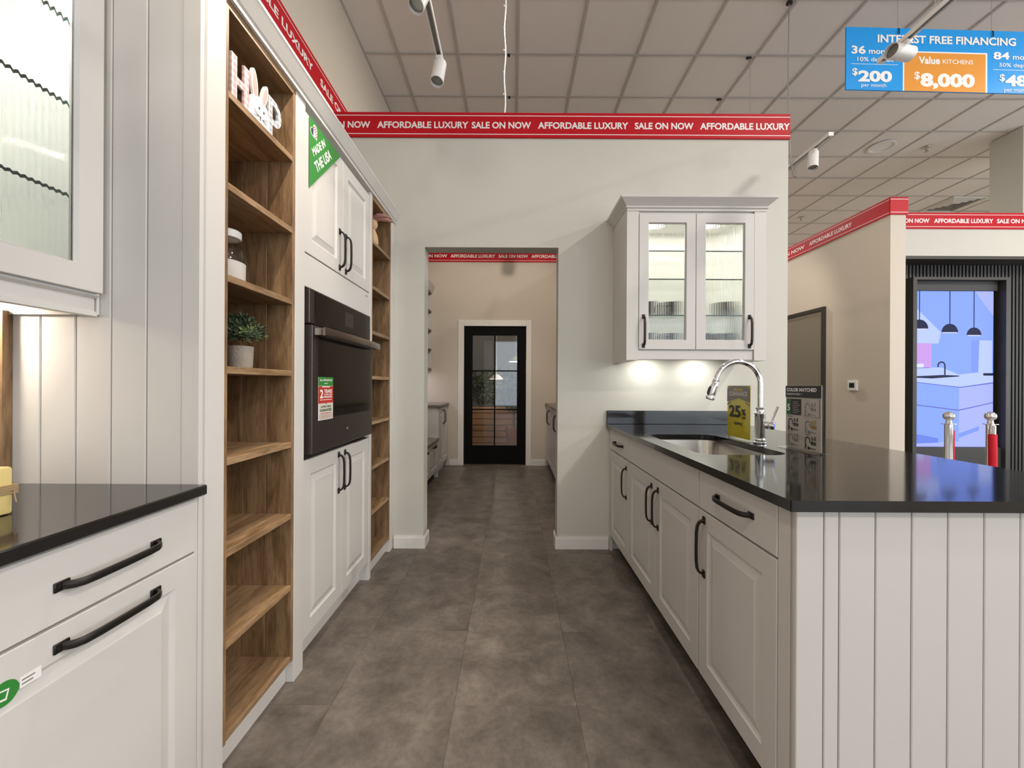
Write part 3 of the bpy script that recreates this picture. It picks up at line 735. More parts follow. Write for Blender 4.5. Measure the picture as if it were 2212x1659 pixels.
cb = thing('bunny_figurine', 'tan bunny figurine with long pink ears on the top shelf', 'figurine', (-.95, 2.665, 2.0947))
bx_, by_, bz_ = -.945, 2.690, 2.0947
MB().lathe([(.0001, 0), (.040, .002), (.050, .03), (.048, .07), (.036, .105), (.026, .125), (.0001, .13)], (bx_, by_, bz_), n=20).build('body', 'bunny_tan', cb, smooth=60)
MB().ball((bx_+.008, by_, bz_+.155), (.038, .036, .042), 16).build('head', 'bunny_tan', cb, smooth=60)
for dy in (-.012, .020):
    MB().tube([(bx_+.01, by_+dy, bz_+.185), (bx_+.05, by_+dy*1.6, bz_+.205), (bx_+.10, by_+dy*2.2, bz_+.200), (bx_+.140, by_+dy*2.4, bz_+.188)], [.010, .015, .013, .004], 10).build('ear', 'bunny_ear', cb, smooth=60)

# ---- left base cabinet and counter
XB = -.868
bcab = thing('base_cabinet', 'white base cabinet with drawer and door under the left counter', 'cabinet', (-1.15, .82, 0))
box('body', 'cab', (-1.535, XB-.0215, .515, 1.131, .10, .884), bcab)
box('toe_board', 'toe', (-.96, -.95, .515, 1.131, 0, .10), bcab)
M = FL(XB-.0205)
box('filler_strip', 'cab', (XB-.021, XB-.006, 1.119, 1.131, .0, .884), bcab)
d = slab(bcab, M, .520, 1.116, .734, .878, 'drawer'); handle(d, M, (.888, .803), .225, False)
d = raised_door(bcab, M, .520, 1.116, .113, .728); handle(d, M, (.888, .686), .225, False)
m = MB(FL(XB)); 
m.lathe([(.021, 0), (.021, .0006)], (.697, -.0002, .660), (0,1,0), 28, mi=0); m.box(.719, .752, -.0002, .0003, .652, .672, mi=1)
m.face([(.685, .0008, .651), (.700, .0008, .648), (.704, .0008, .666), (.688, .0008, .669)], 1)
m.face([(.688, .0009, .654), (.698, .0009, .652), (.701, .0009, .664), (.690, .0009, .666)], 0)
m.box(.722, .742, .0003, .0005, .664, .6665, mi=2); m.box(.722, .739, .0003, .0005, .657, .6595, mi=2)
m.build('sticker', ['green', 'print_white', 'ink_grey'], d, label='round green sticker with a small white label')
b2 = thing('base_cabinet', 'white base cabinet continuing towards the viewer at the left edge', 'cabinet', (-1.15, .2, 0))
box('body', 'cab', (-1.535, XB-.0215, -.10, .512, .10, .884), b2)
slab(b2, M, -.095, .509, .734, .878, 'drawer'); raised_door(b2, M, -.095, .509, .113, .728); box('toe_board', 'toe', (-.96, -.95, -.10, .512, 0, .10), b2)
MB().box(-1.535, -.845, -.10, 1.130, .886, .914, bev=.003).build('countertop', 'counter', label='black counter on the left with the yellow candle', cat='countertop')

# ---- left wall cabinet with ribbed glass
uc = thing('upper_cabinet', 'lit wall cabinet with ribbed glass door at the upper left', 'cabinet', (-1.3, .85, 1.38))
UX = -1.150; U0, U1, UZ0, UZ1 = .415, 1.124, 1.432, 2.36
m = MB(); m.box(-1.535, UX, U0, U0+.018, UZ0, UZ1).box(-1.535, UX, U1-.018, U1, UZ0, UZ1).box(-1.535, UX, U0+.018, U1-.018, UZ0, UZ0+.018).box(-1.535, UX, U0+.018, U1-.018, UZ1-.018, UZ1).box(-1.535, -1.525, U0+.018, U1-.018, UZ0+.018, UZ1-.018)
m.build('body', 'cab_inside', uc)
box('end_side', 'cab', (-1.535, UX, U1+.0005, U1+.008, UZ0-.05, UZ1), uc)
d = glass_door(uc, FL(UX+.001), U0+.004, U1-.002, UZ0+.006, UZ1-.004, .070, pitch=.0145); handle(d, FL(UX+.001), (U0+.04, 1.57), .2, True)
for z in (1.685, 1.923, 2.14):
    s = MB().box(-1.522, UX-.022, U0+.020, U1-.020, z-.004, z+.004).build('glass_shelf', 'glass_shelf', uc)
    box('shelf_edge', 'glass_edge', (UX-.0215, UX-.020, U0+.020, U1-.020, z-.004, z+.004), s)
m = MB(); m.loops([[(x, U0, z) for x, z in p_] for p_ in [[(UX-.02, 1.376), (UX+.006, 1.376), (UX+.006, 1.386), (UX-.002, 1.390), (UX-.002, 1.424), (UX+.012, 1.430), (UX-.02, 1.430)]]] + [[(x, U1-.004, z) for x, z in [(UX-.02, 1.376), (UX+.006, 1.376), (UX+.006, 1.386), (UX-.002, 1.390), (UX-.002, 1.424), (UX+.012, 1.430), (UX-.02, 1.430)]]], cap0=True, cap1=True)
m.build('light_rail', 'cab', uc)
pk = MB().lathe([(.034, 0), (.034, .008), (.0001, .008)], (-1.33, .80, UZ1-.0265), n=20).build('puck_light', 'glow_white', uc)
lamp('cabinet_light', 'AREA', (-1.33, .80, UZ1-.035), 4.6, (1, .97, .90), (-1.33, .80, 1.5), uc, shape='RECTANGLE', size=.2, size_y=.4)
lamp('under_cabinet_light', 'AREA', (-1.462, 1.055, 1.424), 3.0, WARM, (-1.462, 1.055, .9), uc, shape='DISK', size=.05)
lamp('under_cabinet_light', 'AREA', (-1.335, .55, 1.424), 1.0, WARM, (-1.335, .55, .9), uc, shape='DISK', size=.05)
cupd = MB().lathe([(.03, 0), (.045, .004), (.055, .02), (.052, .02), (.04, .008), (.0001, .006)], (-1.27, 1.03, UZ0+.0185), n=20).build('dish', 'cup', smooth=40, label='small dark dish behind the ribbed glass at upper left', cat='dish')

cr = thing('wooden_rack', 'small oak cubby rack at the left edge of the counter', 'rack', (-1.37, 1.06, .9145))
rx0, rx1, ry0, ry1 = -1.532, -1.392, 1.110, 1.1325
box('side', 'wood_v', (rx0, rx0+.012, ry0, ry1, .9145, 1.391), cr); box('side', 'wood_v', (rx1-.010, rx1, ry0, ry1, .9145, 1.391), cr)
for z in (.9145, 1.085, 1.225, 1.375): box('shelf', 'wood_h', (rx0+.012, rx1-.010, ry0+.001, ry1-.004, z, z+.014), cr)
box('back', 'wood_v', (rx0+.012, rx1-.010, ry1-.004, ry1, .9145, 1.389), cr)
cd = thing('block_candle', 'square yellow candle tied with twine on the left counter', 'candle', (-1.115, .82, .9145))
MB().box(-1.165, -1.065, .770, .870, .9146, 1.015, bev=.006, seg=2).build('wax', 'candle', cd, smooth=40)
m = MB()
for k in range(5):
    z = .960 + .004*k; e = .0017; a_, b_, c_, d_ = -1.167-e, -1.063+e, .768-e, .872+e
    m.tube([(a_, c_, z), (b_, c_, z+.002), (b_, d_, z-.001), (a_, d_, z+.002), (a_, c_, z)], .0019, 6)
m.tube([(-1.062, .868, .962), (-1.052, .862, .950), (-1.047, .86, .941)], .0012, 5); m.tube([(-1.062, .868, .962), (-1.054, .858, .966)], .001, 5)
m.build('twine', 'twine', cd)
MB().tube([(-1.115, .82, 1.014), (-1.115, .82, 1.027)], .0015, 6).build('wick', 'ink', cd)

# ================================================================== RIGHT RUN (peninsula)
XR = .705
Mr = FR(XR+.0205)              # doors sit on the carcass; their faces end at X = XR
def rcab(label, a, b):
    t = thing('base_cabinet', label, 'cabinet', (1.0, (a+b)/2, 0), 'white base cabinets of the sink peninsula')
    return t
def carcass(t, a, b, sink=False):
    m = MB()
    if sink:
        m.box(XR+.021, XR+.04, a, b, .115, .884).box(XR+.04, 1.335, a, a+.018, .115, .884).box(XR+.04, 1.335, b-.018, b, .115, .884).box(XR+.04, 1.335, a+.018, b-.018, .115, .135).box(1.317, 1.335, a+.018, b-.018, .135, .884)
    else: m.box(XR+.021, 1.335, a, b, .115, .884)
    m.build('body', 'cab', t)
    box('toe_board', 'toe', (XR+.075, XR+.09, a, b, 0, .115), t)
c3 = rcab('white base cabinet with one drawer and door at the near end of the peninsula', 1.084, 1.541)
carcass(c3, 1.036, 1.541)
box('filler_strip', 'cab', (XR+.003, XR+.0209, 1.036, 1.083, 0, .884), c3)
d = slab(c3, Mr, 1.086, 1.538, .737, .880); handle(d, Mr, (1.300, .812), .215, False)
d = raised_door(c3, Mr, 1.086, 1.538, .118, .730); handle(d, Mr, (1.496, .602), .215, True)
c2 = rcab('white sink base cabinet with two doors and a plain false drawer front', 1.543, 2.478)
carcass(c2, 1.543, 2.478, True)
slab(c2, Mr, 1.546, 2.475, .737, .880, 'false_front')
d = raised_door(c2, Mr, 1.546, 2.009, .118, .730); handle(d, Mr, (1.972, .597), .20, True)
d = raised_door(c2, Mr, 2.013, 2.475, .118, .730); handle(d, Mr, (2.062, .597), .20, True)
c1 = rcab('white base cabinet with drawer and door against the doorway wall', 2.480, 2.945)
carcass(c1, 2.480, 2.945)
d = slab(c1, Mr, 2.483, 2.942, .737, .880); handle(d, Mr, (2.70, .803), .20, False)
d = raised_door(c1, Mr, 2.483, 2.942, .118, .730); handle(d, Mr, (2.525, .590), .20, True)
box('filler_strip', 'cab', (XR+.003, XR+.0209, 2.9455, 2.978, 0, .884), c1)
# end panel of vertical boards facing the camera
ep = thing('end_panel', 'white board-clad end panel of the peninsula facing the viewer', 'panel', (1.2, 1.025, 0))
box('backing', 'gap', (XR+.004, 1.688, 1.027, 1.034, 0, .884), ep)
sx = [XR+.001, .776, .814] + [.814+.0901*k for k in range(1, 10)] + [1.689]
for a, b in zip(sx, sx[1:]):
    MB().box(a+.0012, b-.0012, 1.013, 1.027, 0, .884, bev=.002).build('board', 'cab', ep)
box('back_panel', 'cab', (1.337, 1.689, 1.036, 1.05, 0, .884), ep)
# counter with the sink cut-out
def rrect(x0, x1, y0, y1, r, n=8):
    out = []
    for cx_, cy_, a0 in ((x1-r, y1-r, 0), (x0+r, y1-r, PI/2), (x0+r, y0+r, PI), (x1-r, y0+r, 1.5*PI)):
        for k in range(n+1): out.append((cx_ + r*math.cos(a0 + PI/2*k/n), cy_ + r*math.sin(a0 + PI/2*k/n)))
    return out
SX0, SX1, SY0, SY1 = .772, 1.142, 1.655, 2.345
m = MB(); bm = m.bm; tops = []
for z in (.914, .886):
    es = []; lp = []
    for L_ in (rrect(.682, 1.700, .996, 2.978, .004, 2), rrect(SX0, SX1, SY0, SY1, .075)):
        vs = [bm.verts.new((x, y, z)) for x, y in L_]; lp.append(vs); es += [bm.edges.new((vs[i], vs[(i+1) % len(vs)])) for i in range(len(vs))]
    bmesh.ops.triangle_fill(bm, use_beauty=True, edges=es); tops.append(lp)
for a_, b_ in zip(*tops):
    for i in range(len(a_)): bm.faces.new((a_[i], a_[(i+1) % len(a_)], b_[(i+1) % len(a_)], b_[i]))
m.build('countertop', 'counter', label='polished black peninsula counter with an undermount sink cut-out', cat='countertop')
MB().box(.684, 1.640, 2.956, 2.979, .9145, 1.012, bev=.002).build('backsplash', 'counter', label='low black backsplash strip below the right wall cabinet', cat='backsplash')
sk = thing('sink', 'stainless undermount sink in the black peninsula counter', 'sink', (.957, 2.0, .68))
m = MB()
def ring(e, z, r): return [(x, y, z) for x, y in rrect(SX0-e, SX1+e, SY0-e, SY1+e, r)]
m.loops([ring(.022, .8855, .09), ring(.006, .8855, .08), ring(.004, .880, .08), ring(-.004, .72, .075), ring(-.020, .695, .06), ring(-.05, .690, .04)], cap1=True)
m.build('basin', 'steel', sk, smooth=50, recalc=False)
MB().lathe([(.045, 0), (.045, .002), (.036, .003), (.030, -.0005)], (1.0, 2.0, .6905), n=24).build('drain', 'chrome', sk, smooth=40)

# ---- faucet
fx, fy, fz0 = 1.209, 1.992, .9142
fc = thing('faucet', 'tall chrome gooseneck pull-down kitchen faucet', 'faucet', (fx, fy, fz0))
MB().lathe([(.029, 0), (.030, .003), (.030, .008), (.024, .012), (.026, .018), (.024, .024), (.021, .028)], (fx, fy, fz0), n=28).build('base', 'chrome', fc, smooth=35)
MB().lathe([(.021, .026), (.0225, .030), (.0225, .138), (.024, .142), (.024, .150), (.018, .156), (.0165, .166), (.019, .170), (.019, .175), (.0135, .178)], (fx, fy, fz0), n=28).build('body', 'chrome', fc, smooth=35)
r_ = .108; zc = fz0+.292; cxp = fx-r_
path = [(fx, fy, fz0+.170), (fx, fy, fz0+.23)] + [(cxp + r_*math.cos(a_), fy, zc + r_*math.sin(a_)) for a_ in [PI*k/20 for k in range(0, 19)]]
a_ = PI*18/20; tip = Vector(path[-1]); tdir = Vector((-math.sin(a_), 0, math.cos(a_)))
path.append(tip + tdir*.022)
MB().tube(path, .0128, 16).build('spout', 'chrome', fc, smooth=50)
tip = Vector(path[-1])
sp = MB().lathe([(.0140, -.012), (.0155, -.010), (.0155, -.002), (.0125, 0), (.0145, .003), (.0165, .012), (.0185, .068), (.0170, .072), (.0195, .076), (.0215, .084), (.0205, .092), (.016, .095), (.0001, .095)], tip, tdir, 24).build('spray_head', 'chrome', fc, smooth=35)
q = tip + tdir*.046 + Vector((-.0185, -.004, -.002))
m = MB(); m.strap([q - tdir*.020, q - tdir*.012 + Vector((-.004,0,0)), q + tdir*.012 + Vector((-.004,0,0)), q + tdir*.020], .012, .006, (0,1,0)); m.build('button', 'black', sp)
hd = Vector((.72, -.69, -.02)).normalized(); hc = Vector((fx, fy, fz0+.092))
m = MB(); m.lathe([(.016, .010), (.017, .020), (.0195, .030), (.0175, .036), (.0195, .042), (.0195, .058), (.0175, .061), (.0001, .0615)], hc, hd, 24); m.build('lever_hub', 'chrome', fc, smooth=35)
MB().tube([hc + hd*.048 + Vector((0, 0, .015)), hc + hd*.054 + Vector((.004, 0, .045)), hc + hd*.064 + Vector((.010, -.002, .092))], [.0042, .0048, .0062], 12).build('lever', 'chrome', fc, smooth=40)

# ---- acrylic sign holders
def holder(label, X, ya, yb, z1, zb=.9145):
    t = thing('sign_holder', label, 'sign', (X, (ya+yb)/2, zb))
    M = FR(X)
    m = MB(M); m.box(ya-.004, yb+.004, -.0032, -.0012, zb+.006, z1+.004).box(ya-.004, yb+.004, .0012, .0032, zb+.006, z1+.004).box(ya-.010, yb+.010, -.028, .040, zb, zb+.003).box(ya-.010, yb+.010, -.006, .006, zb+.003, zb+.0065)
    m.build('acrylic', 'acrylic', t, smooth=30)
    return t, M
t, M = holder('yellow clearance sign in a clear stand behind the faucet', 1.186, 2.034, 2.248, 1.196)
ya, yb, za, zb_ = 2.034, 2.248, .923, 1.196
MB(M).box(ya, yb, -.0006, .0006, za, zb_).build('sheet', 'yellow', t)
n = .0034; ym = (ya+yb)/2
m = MB(M)
m.face([(yb, n, zb_-.018), (yb, n, 1.110), (ym, n, 1.133), (ya, n, 1.110), (ya, n, zb_-.018), (ya+.055, n, zb_-.001), (yb-.055, n, zb_-.001)], 0)
for sg, e in ((1, ya), (-1, yb)):
    m.face([(e, n, zb_-.010), (e+sg*.034, n, zb_-.001), (e+sg*.046, n, zb_-.001), (e, n, zb_-.014)], 0)
    m.face([(e, n, 1.098), (e+sg*.038, n, 1.112), (e+sg*.038, n, 1.107), (e, n, 1.092)], 0)
m.build('print', 'ink_grey', t, recalc=False)
m = MB(M)
for s, w, z, h, mi, cxx in (('SPRING', .085, 1.168, .013, 0, ym), ('CLEARANCE', .172, 1.143, .022, 1, ym), ('25', .108, 1.030, .062, 2, ym+.032), ('%', .038, 1.043, .032, 2, ym-.052), ('OFF', .038, 1.024, .013, 2, ym-.052), ('Lighting', .078, .993, .015, 2, ym)):
    add_text(m, s, cxx+w/2, cxx-w/2, z, h, n+.0004, bold=.03 if mi else 0.0, mi=mi)
m.build('lettering', ['yellow', 'paper', 'ink'], t, recalc=False)
t, M = holder('white colour-matched hardware sign in a clear stand beside the sink', 1.262, 1.664, 1.880, 1.196)
ya, yb = 1.664, 1.880; n = .0034
MB(M).box(ya, yb, -.0006, .0006, .921, 1.196).build('sheet', 'paper', t)
m = MB(M)
m.face([(ya, n, 1.145), (yb, n, 1.145), (yb, n, 1.196), (ya, n, 1.196)], 0)
m.face([(yb-.007, n, 1.138), (yb-.100, n, 1.138), (yb-.100, n, 1.068), (yb-.007, n, 1.068)], 0)
m.face([(yb-.007, n+.0003, 1.138), (yb-.037, n+.0003, 1.138), (yb-.037, n+.0003, 1.068), (yb-.007, n+.0003, 1.068)], 1)
m.face([(ya+.103, n, 1.138), (ya+.010, n, 1.138), (ya+.010, n, 1.066), (ya+.103, n, 1.066)], 2)
for k in range(7): m.face([(yb-.048, n+.0003, 1.126-.008*k), (yb-.082-.006*(k % 3), n+.0003, 1.126-.008*k), (yb-.082-.006*(k % 3), n+.0003, 1.1245-.008*k), (yb-.048, n+.0003, 1.1245-.008*k)], 3)
m.build('print', ['ink', 'green_dark', 'paper_grey', 'paper'], t, recalc=False)
m = MB(M)
add_text(m, 'COLOR MATCHED', yb-.008, ya+.024, 1.171, .0155, n+.0004, bold=.04); add_text(m, 'HARDWARE >', yb-.008, ya+.110, 1.155, .009, n+.0004, bold=0.0); add_text(m, '5', yb-.012, yb-.031, 1.084, .030, n+.0006, bold=.03)
m.build('lettering', 'print_white', t, recalc=False)
def icon(name, u, z, mm, mm2):
    m = MB(M); nn = n+.0004; s = 1.0
    pth = [(u, nn, z), (u, nn, z+.038)] + [(u-.0125+.0125*math.cos(a_), nn, z+.038+.0125*math.sin(a_)) for a_ in [PI*k/8 for k in range(1, 9)]] + [(u-.027, nn, z+.026)]
    m.strap(pth, .0006, .0042, (0,1,0), 0)
    m.box(u-.010, u+.001, nn-.0002, nn+.0003, z+.013, z+.016); m.box(u-.006, u+.006, nn-.0002, nn+.0003, z, z+.002)
    m.lathe([(.0065, 0), (.0065, .0005)], (u-.020, nn-.0002, z+.004), (0,1,0), 12, mi=0)
    m.box(u-.046, u-.033, nn-.0002, nn+.0003, z+.020, z+.034, mi=1); m.box(u-.060, u-.051, nn-.0002, nn+.0003, z+.020, z+.032, mi=1)
    m.box(u-.058, u-.053, nn-.0002, nn+.0003, z+.038, z+.055, mi=1)
    for k in range(3): m.box(u-.037-.004*k, u-.0355-.004*k, nn-.0002, nn+.0003, z+.038, z+.056-.003*k, mi=1)
    for k in range(4): m.box(u-.033-.009*k, u-.029-.009*k, nn-.0002, nn+.0003, z+.001, z+.008-.001*k, mi=0)
    m.box(u-.022, u+.004, nn-.0002, nn+.0003, z+.060, z+.0615, mi=1)
    m.build('hardware_icon', [mm, mm2], t)
icon('i', yb-.022, .998, 'ink', 'ink'); icon('i', ya+.088, .996, 'ink_grey', 'ink_tan')
icon('i', yb-.022, .930, 'ink_grey', 'ink_grey'); icon('i', ya+.088, .928, 'ink', 'ink'); icon('i', ya+.088, 1.070, 'ink_grey', 'ink_grey')

# ---- right wall cabinet
WY = 2.62; CX0, CX1, CZ0, CZ1 = .729, 1.628, 1.358, 2.318
wc = thing('upper_cabinet', 'white wall cabinet with two lit ribbed glass doors by the doorway', 'cabinet', (1.18, 2.8, CZ0))
m = MB(); yb0, yb1 = WY+.021, D-.001
box('side_panel', 'cab', (CX0, .806, yb0-.018, yb1, CZ0, CZ1), wc, bev=.001); box('side_panel', 'cab', (1.551, CX1, yb0-.018, yb1, CZ0, CZ1), wc, bev=.001)
m = MB(); m.box(.8062, 1.5508, yb0, yb1, 1.425, 1.443).box(.8062, 1.5508, yb0, yb1, 2.298, CZ1).box(.8062, 1.5508, yb1-.01, yb1, 1.443, 2.298).box(.8062, .812, yb0, yb1-.01, 1.443, 2.298).box(1.545, 1.5508, yb0, yb1-.01, 1.443, 2.298)
m.build('interior', 'cab_inside', wc)
box('light_rail', 'cab', (.8062, 1.5508, WY+.012, WY+.030, 1.362, 1.424), wc, bev=.003)
box('bottom_panel', 'cab', (.8062, 1.5508, WY+.031, yb1, 1.405, 1.4245), wc)
Mw = FF(yb0)
for (a, b, hu) in ((.809, 1.1725, .838), (1.1765, 1.549, 1.520)):
    d = glass_door(wc, Mw, a, b, 1.428, 2.304, .064); handle(d, Mw, (hu, 1.545), .205, True)
for z in (2.073, 1.889, 1.653):
    s = MB().box(.813, 1.544, yb0+.020, yb1-.011, z-.0035, z+.0035).build('glass_shelf', 'glass_shelf', wc)
    box('shelf_edge', 'glass_edge', (.813, 1.544, yb0+.0185, yb0+.0198, z-.0035, z+.0035), s)
prof = [(0, 2.3185), (.0, 2.332), (.010, 2.338), (.010, 2.344), (.004, 2.348), (.048, 2.388), (.050, 2.402), (-.03, 2.402), (-.03, 2.3185)]
m = MB()
path = [(CX0, D-.001, -1, 0), (CX0, WY, -1, -1), (CX1, WY, 1, -1), (CX1, D-.001, 1, 0)]
m.loops([[(x+o_*sx_, y+o_*sy_, z) for o_, z in prof] for x, y, sx_, sy_ in path], cap0=True, cap1=True)
m.build('crown', 'cab', wc)
for x in (.945, 1.315):
    MB().lathe([(.036, 0), (.036, .007), (.0001, .007)], (x, 2.80, 2.290), n=24).build('puck_light', 'glow_white', wc)
    lamp('cabinet_puck', 'AREA', (x, 2.80, 2.285), 3.2, (1, .97, .86), (x, 2.80, 1.5), wc, shape='DISK', size=.10)
for x in (.955, 1.325):
    MB().lathe([(.032, 0), (.032, .006), (.0001, .006)], (x, 2.875, 1.398), n=24).build('under_light', 'glow_white', wc)
    lamp('under_cabinet_spot', 'AREA', (x, 2.845, 1.392), 1.1, (1, .97, .90), (x, 2.845, .9), wc, shape='DISK', size=.12)
def cup(x, y, z, ang_, label):
    t = thing('cup', label, 'cup', (x, y, z), 'black cups in the glass cabinet'); K = 1.32
    MB().lathe([(.034, 0), (.042, .004), (.048, .04*K), (.049, .082*K), (.046, .082*K), (.044, .04*K), (.038, .008), (.0001, .006)], (x, y, z), n=24).build('cup_body', 'cup', t, smooth=40)
    d_ = Vector((math.cos(ang_), math.sin(ang_), 0)); c = Vector((x, y, z))
    MB().tube([c + d_*.046 + Vector((0,0,.064*K)), c + d_*.066 + Vector((0,0,.066*K)), c + d_*.076 + Vector((0,0,.045*K)), c + d_*.066 + Vector((0,0,.022*K)), c + d_*.045 + Vector((0,0,.022*K))], .0045, 8).build('cup_handle', 'cup', t, smooth=60)
cup(.925, 2.80, 1.657, 2.4, 'black cup on the lowest glass shelf at the far left behind glass')
cup(1.085, 2.80, 1.657, PI, 'black cup on the lowest glass shelf behind the left door')
cup(1.458, 2.80, 1.657, 0.2, 'black cup on the lowest glass shelf behind the right door')
cup(.925, 2.80, 1.4435, 2.4, 'black cup on the cabinet floor at the far left behind glass')
cup(1.085, 2.80, 1.4435, PI, 'black cup on the cabinet floor behind the left door')
cup(1.335, 2.80, 1.4435, PI, 'black cup on the cabinet floor left of its neighbour behind the right door')
cup(1.458, 2.80, 1.4435, 0.2, 'black cup on the cabinet floor at the far right behind glass')

# ================================================================== HALL FURNITURE
hb = thing('base_cabinet', 'white hall base cabinet with grey top left of the black door', 'cabinet', (-1.25, 5.68, 0))
HX = -.965
box('body', 'cab', (-1.535, HX-.021, 5.30, 6.04, .09, .895), hb)
MB().box(-1.535, HX+.02, 5.28, 6.044, .896, .930, bev=.003).build('countertop', 'counter_grey', hb)
for (a, b, hu) in ((5.305, 5.665, 5.62), (5.67, 6.035, 5.715)):
    d = raised_door(hb, FL(HX-.0205), a, b, .11, .885); handle(d, FL(HX-.0205), (hu, .75), .2, True)
box('foot', 'cab', (HX-.08, HX-.002, 5.26, 5.295, 0, .50), hb); box('toe_board', 'cab', (HX-.06, HX-.05, 5.30, 6.04, 0, .09), hb)
hbn = thing('drawer_bench', 'low white drawer bench with grey top in the hall', 'bench', (-1.25, 4.4, 0))
box('body', 'cab', (-1.535, HX-.021, 3.30, 5.255, .09, .472), hbn)
MB().box(-1.535, HX+.02, 3.30, 5.255, .473, .510, bev=.003).build('top', 'counter_grey', hbn)
for k in range(4):
    a = 3.305+.488*k; d = raised_door(hbn, FL(HX-.0205), a, a+.482, .10, .465, 'drawer'); handle(d, FL(HX-.0205), (a+.24, .425), .16, False)
box('toe_board', 'toe', (HX-.06, HX-.05, 3.30, 5.255, 0, .09), hbn)
hu_ = thing('open_shelf', 'tall open oak wall shelf with white frame in the hall', 'shelf', (-1.4, 5.7, 1.40))
SXF = -1.205
for y in (4.9, 6.02): box('side', 'cab', (-1.535, SXF, y, y+.03, 1.415, 2.55), hu_)
box('back', 'wood_v', (-1.535, -1.525, 4.93, 6.02, 1.415, 2.55), hu_)
for z in (1.415, 1.70, 1.98, 2.26, 2.53): box('shelf', 'wood_h', (-1.525, SXF-.002, 4.93, 6.02, z, z+.02), hu_)
m = MB(); prof = [(SXF-.05, 2.551), (SXF, 2.551), (SXF+.045, 2.64), (SXF+.045, 2.655), (SXF-.05, 2.655)]
m.loops([[(x, 4.88, z) for x, z in prof], [(x, 6.05, z) for x, z in prof]], cap0=True, cap1=True); m.build('crown', 'cab', hu_)
MB().lathe([(.0001, 0), (.05, .002), (.075, .05), (.06, .10), (.035, .13), (.035, .15), (.03, .15)], (-1.36, 5.80, 1.4355), n=20).build('vase', 'white_metal', smooth=50, label='white round vase on the bottom of the hall wall shelf', cat='vase')
hr_ = thing('base_cabinet', 'white hall base cabinet with grey top right of the black door', 'cabinet', (.8, 4.6, 0))
HR = .497
box('body', 'cab', (HR+.021, 1.11, 3.30, 6.04, .09, .895), hr_)
MB().box(HR-.02, 1.115, 3.28, 6.044, .896, .930, bev=.003).build('countertop', 'counter_grey', hr_)
for k in range(6):
    a = 3.305+.4555*k; d = raised_door(hr_, FR(HR+.0205), a, a+.450, .11, .885); handle(d, FR(HR+.0205), (a+(.05 if k % 2 else .40), .75), .2, True)
box('toe_board', 'toe', (HR+.06, HR+.07, 3.30, 6.04, 0, .09), hr_)
lamp('hall_under_light', 'AREA', (-1.40, 5.5, 1.405), 2.0, (.92, .86, 1.0), (-1.40, 5.5, .9), None, shape='RECTANGLE', size=.06, size_y=.9)

# ================================================================== FAR RIGHT
sw = thing('slat_wall', 'dark vertical slat wall around the large screen', 'wall panel', (5.3, 4.85, 0))
box('backing', 'slat_back', (4.10, 6.55, 4.88, 4.90, 0, 2.69), sw)
box('header', 'frame_dark', (4.10, 6.55, 4.64, 4.88, 2.655, 2.689), sw)
sm = None; k = 0; x = 4.13
while x < 6.5:
    if sm is None: o = MB().box(x, x+.026, 4.86, 4.88, 0.0, 2.654, bev=.002).build('slat', 'slat', sw); sm = o.data; zc_ = W[o.name].z
    else: link('slat', sm, (x+.013, 4.87, zc_), sw)
    x += .0425
tv = thing('display_screen', 'tall lit screen showing a pale blue kitchen picture', 'screen', (5.05, 4.72, 0))
fx0, fx1, fz1 = 4.575, 5.69, 2.455
m = MB(); m.box(fx0, fx0+.045, 4.66, 4.858, 0, fz1).box(fx1-.05, fx1, 4.66, 4.858, 0, fz1).box(fx0+.045, fx1-.05, 4.66, 4.858, fz1-.03, fz1)
m.build('surround', 'frame_dark', tv)
box('valance', 'slat', (fx0+.045, fx1-.075, 4.725, 4.755, 2.315, fz1-.031), tv)
box('plinth', 'slat', (fx0+.045, fx1-.05, 4.70, 4.80, 0, .50), tv)
sx0, sx1, sz0, sz1 = fx0+.045, 5.588, .502, 2.312
box('display', 'black', (sx0, sx1, 4.742, 4.80, sz0, sz1+.02), tv)
def em(name, c, s=1.0):
    if name not in MATS: mat(name, (0, 0, 0), .4, emit=c, es=s, spec=.1)
    return name
pics = [('e_blue', (.225, .345, 1.0)), ('e_pale', (.43, .52, 1.0)), ('e_pink', (.52, .30, .72)), ('e_dark', (.015, .018, .055)), ('e_mid', (.19, .29, .88)), ('e_lilac', (.36, .41, 1.0)), ('e_line', (.12, .15, .52)), ('e_white', (.62, .68, 1.0)), ('e_shade', (.14, .22, .72))]
names = [em(n_, c) for n_, c in pics]
m = MB(FF(4.742))
def sp_(x, y, n): return (sx0 + (x-66)/(750-66)*(sx1-sx0), n, sz1 - (y-182)/(1437-182)*(sz1-sz0))
def pp(mi, pts, lv=1): m.face([sp_(x, y, .0004*lv) for x, y in pts], mi)
pp(0, [(66,182),(750,182),(750,1437),(66,1437)], 1)
pp(1, [(66,270),(320,515),(300,605),(66,605)], 2)
pp(5, [(600,182),(750,182),(750,380),(700,320)], 2)
pp(2, [(66,603),(242,603),(242,800),(66,800)], 2)
pp(4, [(570,578),(635,578),(625,838),(570,838)], 2); pp(1, [(635,578),(740,578),(740,842),(628,842)], 2)
pp(1, [(66,805),(330,798),(470,855),(610,838),(750,850),(750,915),(470,955),(66,910)], 3)
pp(5, [(470,960),(750,920),(750,1437),(470,1437)], 2); pp(0, [(66,915),(470,960),(470,1400),(66,1415)], 2)
pp(7, [(100,770),(178,768),(178,800),(100,802)], 4)
pp(6, [(66,800),(228,797),(228,802),(66,806)], 5)
pp(3, [(66,872),(340,858),(470,863),(470,870),(250,887),(66,880)], 5)
pp(6, [(470,955),(750,915),(750,925),(470,963)], 4); pp(6, [(66,910),(470,953),(470,960),(66,916)], 4)
